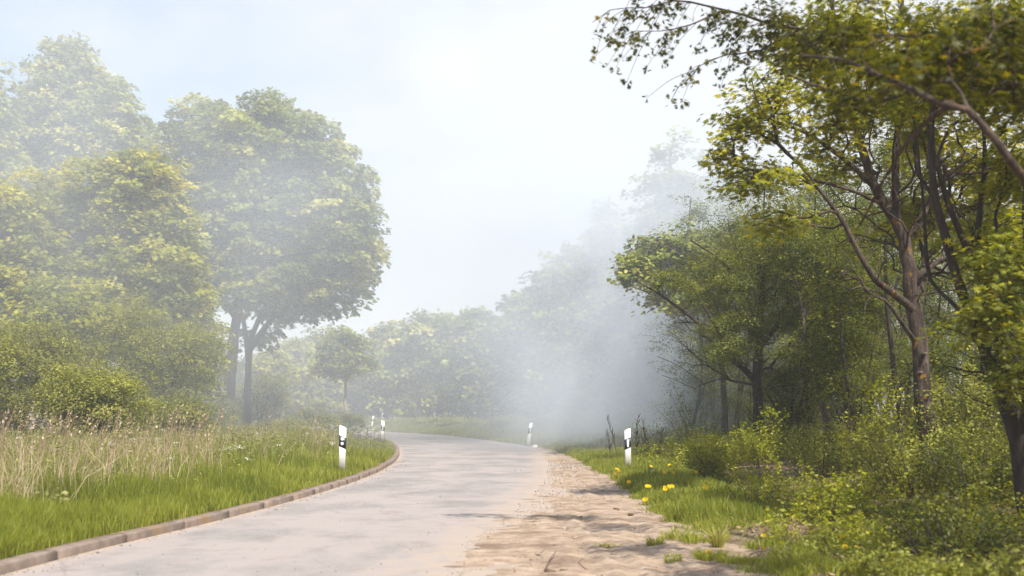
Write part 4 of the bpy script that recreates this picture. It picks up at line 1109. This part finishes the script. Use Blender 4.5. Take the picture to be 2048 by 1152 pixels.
# left verge: leafy forbs in the grass
def lsm(rs, n_):
    X, Y = left_sampler(13, 62, 12, 1.3)(rs, n_)
    return X, Y
undergrowth('verge_forbs', 'leafy weeds mixed into the left verge below the bushes', 3600, lsm, lambda rs, X, Y: rs.uniform(0.2, 0.75, len(X)) * (0.55 + 0.45 * sstep(18, 28, Y)), 'weed', 532, leaf=0.06, per=12,
            keep=lambda rs, X, Y: rs.rand(len(X)) < sstep(0.7, 3.0, kx(Y) - X))

# white cow parsley heads by the bend
def parsley():
    rs = np.random.RandomState(540)
    Y = rs.uniform(38, 60, 130); X = kx(Y) - 0.5 - 2.6 * rs.rand(130) ** 1.3
    Xb, Yb = left_sampler(18, 34, 6, 1.3)(rs, 26); kp = kx(Yb) - Xb > 0.6
    X = np.concatenate([X, Xb[kp]]); Y = np.concatenate([Y, Yb[kp]])
    Z = gh(X, Y) + rs.uniform(0.35, 0.75, len(X))
    ci = np.repeat(np.arange(len(X)), 16); n_ = len(ci)
    a = rs.uniform(0, 6.28, n_); r_ = 0.065 * np.sqrt(rs.rand(n_))
    pos = np.stack([X[ci] + r_ * np.cos(a), Y[ci] + r_ * np.sin(a), Z[ci] + rs.normal(0, 0.01, n_)], 1)
    V_, F_, nv = leaves(pos, np.array([0, 0, 1.0]) + rs.normal(0, 0.3, (n_, 3)), rs.normal(size=(n_, 3)), np.full(n_, 0.03), 'oval')
    ch = [(np.array([[x_, y_, float(gh(x_, y_))], [x_ + 0.02, y_, z_]]), np.array([0.004, 0.003])) for x_, y_, z_ in zip(X, Y, Z)]
    V2, F2 = tubes(ch, 3)
    o = mesh_obj('white_wildflowers', np.concatenate([V_, V2]), [F_, F2 + len(V_)], [M['white_flower'], M['grass']], attrs={'var': np.concatenate([np.repeat(rs.rand(n_), nv), np.full(len(V2), 0.3)])})
    mi = np.zeros(len(o.data.polygons), dtype=np.int32); mi[len(F_):] = 1
    o.data.polygons.foreach_set('material_index', mi)
    tag(o, 'white cow parsley heads scattered along the left verge by the bend', 'flowers', kind='stuff')
parsley()

# ------------------------------------------------------------------ roadside posts
M['post_white'] = noise_mat('weathered_white_plastic', [(0.3, (0.72, 0.71, 0.68)), (0.6, (0.84, 0.83, 0.81))], scale=6, bump=0.15, rough=0.4, bdist=0.003, second=(7.0, (0.52, 0.47, 0.40), 0.62, 0.75))
M['post_black'] = plain_mat('black_band', (0.012, 0.013, 0.02), 0.4)
M['reflector'] = plain_mat('reflector_white', (0.82, 0.82, 0.86), 0.2)
def dirt_mat():
    """white plastic, splashed with soil near the foot"""
    m, t, o = new_mat('white_plastic_soiled_foot')
    L = t.links.new
    c = N(t, 'ShaderNodeTexCoord'); sp = N(t, 'ShaderNodeSeparateXYZ'); n1 = N(t, 'ShaderNodeTexNoise'); n1.inputs['Scale'].default_value = 18; n1.inputs['Detail'].default_value = 6
    ml = N(t, 'ShaderNodeMath', operation='MULTIPLY_ADD'); ml.inputs[1].default_value = 0.35
    r = ramp(t, [(0.22, (0.34, 0.27, 0.19)), (0.36, (0.80, 0.79, 0.76))])
    b_ = N(t, 'ShaderNodeBsdfPrincipled'); b_.inputs['Roughness'].default_value = 0.42
    L(c.outputs['Object'], sp.inputs[0]); L(c.outputs['Object'], n1.inputs[0]); L(n1.outputs[0], ml.inputs[0]); L(sp.outputs[2], ml.inputs[2]); L(ml.outputs[0], r.inputs[0]); L(r.outputs[0], b_.inputs['Base Color']); L(b_.outputs[0], o.inputs[0])
    return m
M['post_soil'] = dirt_mat()
def post_section(inset=0.0):
    """rounded outline of the hollow triangular post, flat face to the driver (-Y)"""
    hw = 0.064 + inset; out = []
    for cx_, cy_, r_, a0, a1 in ((-hw + 0.018, 0.018 - 0.0, 0.018, 180, 270), (hw - 0.018, 0.018, 0.018, 270, 360), (hw - 0.022, 0.06, 0.022, 0, 80), (0, 0.095, 0.02, 60, 120), (-hw + 0.022, 0.06, 0.022, 100, 180)):
        for a in np.linspace(a0, a1, 5):
            out.append((cx_ + (r_ + (inset if cy_ < 0.05 else inset)) * math.cos(R(a)), cy_ - inset * 0 + (r_ + inset) * math.sin(R(a))))
    return np.array(out)
def prism(sec, zlo, zhi, slo, shi, cap=True):
    """extrude the section between two planes sloping along x"""
    k = len(sec)
    lo = np.c_[sec, zlo + slo * sec[:, 0]]; hi = np.c_[sec, zhi + shi * sec[:, 0]]
    V_ = np.concatenate([lo, hi]); i = np.arange(k)
    F_ = np.stack([i, (i + 1) % k, (i + 1) % k + k, i + k], 1)
    tris = []
    if cap:
        V_ = np.concatenate([V_, [hi.mean(0)], [lo.mean(0)]])
        tris = np.concatenate([np.stack([i + k, (i + 1) % k + k, np.full(k, 2 * k)], 1), np.stack([(i + 1) % k, i, np.full(k, 2 * k + 1)], 1)])
    return V_, F_, tris
def post(label, x, Y, ytop, side, lean=0.0, rz=0.0, group=None):
    """side -1: left of the road, two round reflectors; +1: right, one upright bar"""
    X = ax(x, Y); z0 = float(gh(X, Y)) - 0.06
    root = empty('delineator_post', (X, Y, z0), rz)
    root.rotation_euler = (0, lean, rz)
    tag(root, label, 'roadside post', group)
    H = at(x, ytop, Y)[2] - z0
    sl = 0.42 * (-1 if side < 0 else 1)      # top and band slope down towards the road
    V_, F_, T_ = prism(post_section(), 0, H - 0.03, 0, sl)
    o = mesh_obj('post_body', V_, [F_, T_], M['post_soil'], root)
    bt = H - 0.22; bb_ = H - 0.44
    V_, F_, T_ = prism(post_section(0.0022), bb_, bt, sl, sl)
    mesh_obj('black_band', V_, [F_, T_], M['post_black'], root)
    yf = -0.0022
    if side < 0:
        for zc in (bt - 0.055, bb_ + 0.075):
            V_, F_ = tubes([(np.array([[0, yf, zc], [0, yf - 0.004, zc], [0, yf - 0.006, zc]]), np.array([0.031, 0.031, 0.024]))], 20)
            c = len(V_); V_ = np.concatenate([V_, [[0, yf - 0.007, zc]]]); ring = np.arange(40, 60)
            mesh_obj('reflector', V_, [F_, np.stack([ring, np.roll(ring, -1), np.full(20, c)], 1)], M['reflector'], root)
    else:
        a, zc, hh = 0.021, (bt + bb_) / 2, 0.082
        V_ = np.array([(sx_ * (a - i_), yf - d_, zc + sz_ * (hh - i_)) for d_, i_ in ((0, 0), (0.004, 0), (0.006, 0.004)) for sx_, sz_ in ((-1, -1), (1, -1), (1, 1), (-1, 1))])
        F_ = [(l * 4 + i, l * 4 + (i + 1) % 4, (l + 1) * 4 + (i + 1) % 4, (l + 1) * 4 + i) for l in range(2) for i in range(4)] + [(8, 9, 10, 11)]
        mesh_obj('reflector', V_, [np.array(F_)], M['reflector'], root)
    return root
PG = 'white roadside posts with black bands'
post('white post with two round reflectors, nearest on the left verge', 683, 25.0, 850, -1, 0.02, R(-6), PG)
post('white post with an upright bar reflector beside the dandelions', 1257, 27.5, 856, 1, -0.02, R(6), PG)
post('small white post with two round dots at the inside of the bend', 765, 52, 840, -1, 0.01, R(-8), PG)
post('tiny leaning white post farthest away beyond the bend', 742, 96, 831, 1, 0.14, R(10), PG)
post('leaning white post half lost in the smoke right of the bend', 1056, 50, 844, 1, 0.13, R(12), PG)

# ------------------------------------------------------------------ small things
M['yellow_petal'] = leaf_mat('yellow_petal', [(0, (0.80, 0.58, 0.01)), (1, (0.90, 0.74, 0.015))], trans=0.25)
def dandelion_src():
    rs = np.random.RandomState(600)
    root = empty('dandelion', (0, 0, 0))
    tag(root, 'yellow dandelion', 'flower')
    q = resample([(0, 0, 0), (0.01, 0, 0.12), (0.0, -0.01, 0.24)], 0.04)
    V_, F_ = tubes([(q, np.full(len(q), 0.003))], 6)
    mesh_obj('stem', V_, [F_], M['grass'], root, attrs={'var': np.full(len(V_), 0.5)})
    n_ = 90
    a = np.arange(n_) * 2.4; rr = np.sqrt(np.arange(n_) / n_)
    pos = np.stack([0.006 * np.cos(a) * rr, 0.006 * np.sin(a) * rr, np.zeros(n_)], 1)
    tipd = np.stack([np.cos(a) * rr, np.sin(a) * rr, 1.15 - rr], 1)
    V_, F_, nv = leaves(pos, np.stack([-np.cos(a) * 0.6, -np.sin(a) * 0.6, rr + 0.2], 1), tipd, np.full(n_, 0.027), 'oval')
    fh = mesh_obj('flower_head', V_, [F_], M['yellow_petal'], root, attrs={'var': np.repeat(rs.rand(n_), nv)})
    fh.location = (0, -0.01, 0.24)
    return root
dsrc = dandelion_src()
DL = [(1233, 937, 'dandelion in the close group left of the right post foot', 27.5), (1242, 941, 'dandelion in the close group left of the right post foot', 27), (1234, 947, 'dandelion in the close group left of the right post foot', 26),
      (1257, 961, 'single dandelion just below the right post', 22.5), (1298, 931, 'single dandelion right of the post, behind the small dark pot', 28.5),
      (1333, 943, 'dandelion in the upper group right of the post', 25.5), (1338, 940, 'dandelion in the upper group right of the post', 26), (1344, 936, 'dandelion in the upper group right of the post', 27), (1343, 944, 'dandelion in the upper group right of the post', 25.2), (1342, 928, 'topmost dandelion, above the upper group right of the post', 29),
      (1294, 969, 'dandelion of the loose pair in the middle of the lush grass', 21), (1298, 971, 'dandelion of the loose pair in the middle of the lush grass', 20.5),
      (1324, 973, 'dandelion in the bright row of four in the lush grass', 20), (1331, 970, 'dandelion in the bright row of four in the lush grass', 20.5), (1337, 969, 'dandelion in the bright row of four in the lush grass', 20.8), (1333, 975, 'dandelion in the bright row of four in the lush grass', 19.6),
      (1293, 997, 'lowest dandelion of the lush grass, at the sand edge', 17), (1390, 943, 'dandelion under the bright yellow-green shrub', 25), (1407, 973, 'small dandelion in the dark grass below the shrub', 20),
      (1530, 1068, 'large dandelion beside the white clover in the clearing', 12.2), (1517, 1092, 'open dandelion low in the thin grass', 11.4), (1419, 1101, 'dandelion at the tip of the pale grass tuft', 11.1), (1683, 1071, 'dandelion higher up under the lit shoots', 12.1), (1709, 1093, 'rightmost dandelion at the edge of the shade', 11.3), (1688, 1089, 'small dandelion between the two in the shade edge', 11.5)]
rs = random.Random(3)
for i, (x, y, lb, Y) in enumerate(DL):
    o = dsrc if i == 0 else copy_tree(dsrc)
    want = 0.24 if y < 1010 else 0.15
    best = min(np.arange(9, 32, 0.1), key=lambda q: abs(at(x, y, q)[2] - float(gh(at(x, y, q)[0], q)) - want))
    Y = float(best); p_ = at(x, y, Y)
    z0 = float(gh(p_[0], Y))
    hgt = max(p_[2] - z0, 0.06)
    o.location = (p_[0], Y, z0)
    s_ = 1.15 if Y > 14 else 0.85
    o.scale = (s_, s_, hgt / 0.25)
    o.rotation_euler = (R(rs.uniform(4, 16)), 0, rs.uniform(-0.6, 0.6))
    o['label'] = lb; o['category'] = 'flower'; o['group'] = 'yellow dandelions'
    for c in o.children:
        if c.name.startswith('flower_head'):
            c.rotation_euler = (R(rs.uniform(25, 60)), R(rs.uniform(-20, 20)), 0)

M['pot'] = plain_mat('dark_teal_plastic', (0.012, 0.035, 0.045), 0.35)
p_ = at(1301, 944, 24.5); z0 = float(gh(p_[0], 24.5))
zt = at(1301, 936, 24.5)[2]
pot = empty('small_canister', (p_[0], 24.5, z0)); tag(pot, 'small dark teal plastic canister standing in the grass right of the post', 'canister')
hh = max(0.22, zt - z0)
V_, F_ = tubes([(np.array([[0, 0, 0], [0, 0, 0.01], [0, 0, hh * 0.8], [0, 0, hh * 0.84], [0, 0, hh * 0.86], [0, 0, hh * 0.88]]), np.array([0.036, 0.04, 0.043, 0.04, 0.03, 0.001]))], 18)
mesh_obj('body', V_, [F_], M['pot'], pot, smooth=True)
V_, F_ = tubes([(np.array([[0, 0, hh * 0.88], [0, 0, hh * 0.885], [0, 0, hh], [0, 0, hh * 1.005]]), np.array([0.001, 0.026, 0.026, 0.001]))], 14)
mesh_obj('cap', V_, [F_], M['pot'], pot, smooth=True)

def lump(name, label, cat, x, Y, s_, mat, seed, flat=0.6, zoff=0.0, group=None):
    rs = np.random.RandomState(seed)
    import bmesh
    bm = bmesh.new(); bmesh.ops.create_icosphere(bm, subdivisions=3, radius=1)
    V_ = np.array([v.co[:] for v in bm.verts]); F_ = np.array([[v.index for v in f.verts] for f in bm.faces]); bm.free()
    nz_ = 0
    for k in range(5):
        d = nrm(rs.normal(size=(1, 3)))[0]; nz_ = nz_ + 0.16 * np.sin(V_ @ d * (2 + 2.2 * k) + rs.uniform(0, 6)) / (1 + 0.5 * k)
    V_ = V_ * (1 + nz_)[:, None] * np.array([1, 0.8, flat]) * s_
    o = mesh_obj(name, V_, [F_], mat, smooth=True)
    X = ax(x, Y)
    o.location = (X, Y, max(float(gh(X, Y)), 0.01) + zoff + s_ * flat * 0.5)
    tag(o, label, cat, group)
    return o
M['clod'] = noise_mat('dirt_clod', [(0.3, (0.06, 0.04, 0.025)), (0.7, (0.17, 0.115, 0.075))], scale=30, bump=1, bscale=80, bdist=0.01)
M['paper'] = plain_mat('white_paper', (0.75, 0.70, 0.62), 0.8)
lump('litter_scrap', 'crumpled pale scrap in the grass beside the leaning smoke-veiled post', 'litter', 1070, 47, 0.11, M['paper'], 5, 0.6)
for i, (x, y, s_, lb) in enumerate([(1110, 1094, 0.022, 'dark dirt clod alone in the middle of the sand'), (1140, 1094, 0.012, 'tiny dirt crumb right of the single clod on the sand'), (1232, 1022, 0.05, 'flat dark clod near the grass edge of the sand'),
                                      (1262, 1032, 0.045, 'crumbly clod touching the grass edge of the sand'), (1162, 1036, 0.018, 'small clod between the road and the grass edge'), (1205, 984, 0.03, 'flat clod on the upper sand near the verge'),
                                      (1098, 1148, 0.04, 'dark soil lump at the bottom edge of the picture'), (1128, 1146, 0.035, 'second soil lump at the bottom edge, right of the other')]):
    Y = 3200 / (y - HZ)
    lump('dirt_clod', lb, 'clod', x, Y, s_, M['clod'], 30 + i, 0.45, group='dirt clods on the sand')
def twig(label, pts, r_, seed):
    rs = np.random.RandomState(seed)
    P_ = []
    for (x, y, z_) in pts:
        Y = CAM_H * F / (y - HZ)
        P_.append((ax(x, Y), Y, z_ + 0.02))
    q = resample(P_, 0.04); q[1:-1] += rs.normal(0, 0.003, q[1:-1].shape)
    base = q[0].copy()
    ch = [(q - base, np.linspace(r_, r_ * 0.5, len(q)))]
    j = len(q) // 2
    ch.append((np.array([q[j], q[j] + (0.04, 0.05, 0.03), q[j] + (0.06, 0.12, 0.03)]) - base, np.array([r_ * 0.6, r_ * 0.5, r_ * 0.3])))
    V_, F_ = tubes(ch, 6)
    o = mesh_obj('fallen_twig', V_, [F_], M['bark'], smooth=True)
    o.location = base
    tag(o, label, 'twig', 'fallen twigs on the sand')
twig('crooked twig raised at one end near the bottom of the sand', [(1090, 1145, 0), (1100, 1130, 0.02), (1112, 1122, 0.06)], 0.007, 1)
twig('long straight twig lying on the sand right of the crooked one', [(1138, 1118, 0), (1158, 1132, 0.0), (1172, 1143, 0)], 0.005, 2)
twig('pale twig lying across the soil below the thin grass', [(1205, 1117, 0), (1220, 1114, 0), (1233, 1113, 0)], 0.006, 3)
twig('short twig half buried between road and sand', [(1070, 1112, 0), (1080, 1117, 0.01), (1086, 1120, 0)], 0.005, 4)
twig('brown stick in the bare soil of the clearing', [(1500, 1122, 0.03), (1520, 1116, 0.04), (1545, 1112, 0.03)], 0.007, 5)

# grass tufts on the sand
for i, (x, y, n_, h, sp, lb) in enumerate([(1216, 1096, 160, 0.05, 0.13, 'flat dark grass tuft alone in the rutted sand'), (1310, 1093, 120, 0.11, 0.07, 'spiky small tuft at the right edge of the sand'), (1345, 1118, 90, 0.06, 0.07, 'tiny tuft below the spiky one'),
                                             (1346, 1128, 110, 0.08, 0.07, 'bright tuft low in the soil near the bottom'), (1435, 1098, 190, 0.22, 0.10, 'tall pale fan-shaped grass tuft in the clearing foreground'), (1420, 1122, 240, 0.11, 0.14, 'green tuft at the foot of the pale fan'),
                                             (1475, 1130, 260, 0.10, 0.16, 'broad low tuft right of the pale fan'), (1395, 1088, 260, 0.10, 0.18, 'wide bright tuft where the lush grass ends'), (1360, 1082, 260, 0.12, 0.18, 'rounded tuft at the corner of sand and clearing'),
                                             (1600, 1145, 300, 0.12, 0.25, 'dense tuft at the bottom edge right of the clearing')]):
    rs = np.random.RandomState(700 + i)
    Y = CAM_H * F / (y - HZ); X = ax(x, Y)
    a = rs.uniform(0, 6.28, n_); r_ = sp * np.sqrt(rs.rand(n_))
    fan = i == 4
    V_, q_, t3, va = blades(rs, 0.35 * r_ * np.cos(a) if fan else r_ * np.cos(a), 0.35 * r_ * np.sin(a) if fan else r_ * np.sin(a), np.full(n_, -0.01), h * rs.uniform(0.5, 1.15, n_), np.full(n_, 0.009), np.clip(rs.normal(0.62 if not fan else 0.85, 0.12, n_), 0, 1), lean=0.9, az=a)
    o = mesh_obj('grass_tuft', V_, [q_, t3], M['grass'], attrs={'var': va})
    o.location = (X, Y, max(float(gh(X, Y)), 0.008))
    tag(o, lb, 'grass tuft', 'grass tufts at the sand edge')

# ------------------------------------------------------------------ air and smoke
def box(name, lo, hi, mat):
    lo = np.array(lo, float); hi = np.array(hi, float)
    V_ = np.array([[(lo, hi)[i][0], (lo, hi)[j][1], (lo, hi)[k][2]] for i in (0, 1) for j in (0, 1) for k in (0, 1)])
    F_ = np.array([(0, 1, 3, 2), (4, 6, 7, 5), (0, 4, 5, 1), (2, 3, 7, 6), (0, 2, 6, 4), (1, 5, 7, 3)])
    return mesh_obj(name, V_, [F_], mat)
SMOKE_ON = True
if SMOKE_ON:
    m, t, o = new_mat('smoke')
    L = t.links.new
    pv = N(t, 'ShaderNodeVolumePrincipled')
    pv.inputs['Color'].default_value = (0.84, 0.905, 1.0, 1)
    pv.inputs['Anisotropy'].default_value = -0.15
    c = N(t, 'ShaderNodeTexCoord')
    # (centre), (spread), density per metre
    PUFFS = [((-18, 42, 9), (14, 10, 12), 0.024),
             ((-14, 54, 12), (14, 9, 12), 0.010),
             ((-8, 86, 6), (22, 15, 9), 0.008),
             ((3.2, 45, 2.0), (2.7, 6, 5.0), 0.085),
             ((2.8, 60, 9), (5.5, 10, 10), 0.050),
             ((6.6, 45, 7), (4.2, 7, 9), 0.060),
             ((-1, 60, 15), (11, 12, 9), 0.018)]
    acc = None
    for cen, spd, am in PUFFS:
        s1 = N(t, 'ShaderNodeVectorMath', operation='SUBTRACT'); s1.inputs[1].default_value = cen
        s2 = N(t, 'ShaderNodeVectorMath', operation='DIVIDE'); s2.inputs[1].default_value = spd
        s3 = N(t, 'ShaderNodeVectorMath', operation='DOT_PRODUCT')
        s4 = N(t, 'ShaderNodeMath', operation='POWER'); s4.inputs[0].default_value = math.exp(-1)
        s5 = N(t, 'ShaderNodeMath', operation='MULTIPLY'); s5.inputs[1].default_value = am
        L(c.outputs['Object'], s1.inputs[0]); L(s1.outputs[0], s2.inputs[0]); L(s2.outputs[0], s3.inputs[0]); L(s2.outputs[0], s3.inputs[1]); L(s3.outputs['Value'], s4.inputs[1]); L(s4.outputs[0], s5.inputs[0])
        if acc is None: acc = s5.outputs[0]
        else:
            ad_ = N(t, 'ShaderNodeMath', operation='ADD'); L(acc, ad_.inputs[0]); L(s5.outputs[0], ad_.inputs[1]); acc = ad_.outputs[0]
    nz1 = N(t, 'ShaderNodeTexNoise'); nz1.inputs['Scale'].default_value = 0.16; nz1.inputs['Detail'].default_value = 3; nz1.inputs['Distortion'].default_value = 0.6
    mr = N(t, 'ShaderNodeMapRange'); mr.inputs['From Min'].default_value = 0.34; mr.inputs['From Max'].default_value = 0.66; mr.inputs['To Min'].default_value = 0.0; mr.inputs['To Max'].default_value = 2.0
    ml = N(t, 'ShaderNodeMath', operation='MULTIPLY')
    L(c.outputs['Object'], nz1.inputs[0]); L(nz1.outputs[0], mr.inputs[0]); L(mr.outputs[0], ml.inputs[0]); L(acc, ml.inputs[1])
    L(ml.outputs[0], pv.inputs['Density']); L(pv.outputs[0], o.inputs['Volume'])
    sm = box('smoke', (-48, 24, -0.6), (17, 118, 34), m)
    tag(sm, 'pale smoke drifting over the bend and the trees on both sides', 'smoke', kind='stuff')
if SMOKE_ON:
    m, t, o = new_mat('haze')
    pv = N(t, 'ShaderNodeVolumePrincipled')
    pv.inputs['Color'].default_value = (0.93, 0.96, 1.0, 1)
    pv.inputs['Density'].default_value = 0.0012
    t.links.new(pv.outputs[0], o.inputs['Volume'])
    hz = box('haze', (-1000, -60, -1.2), (1000, 1000, 45), m)
    tag(hz, 'thin even haze in the air', 'haze', kind='stuff')
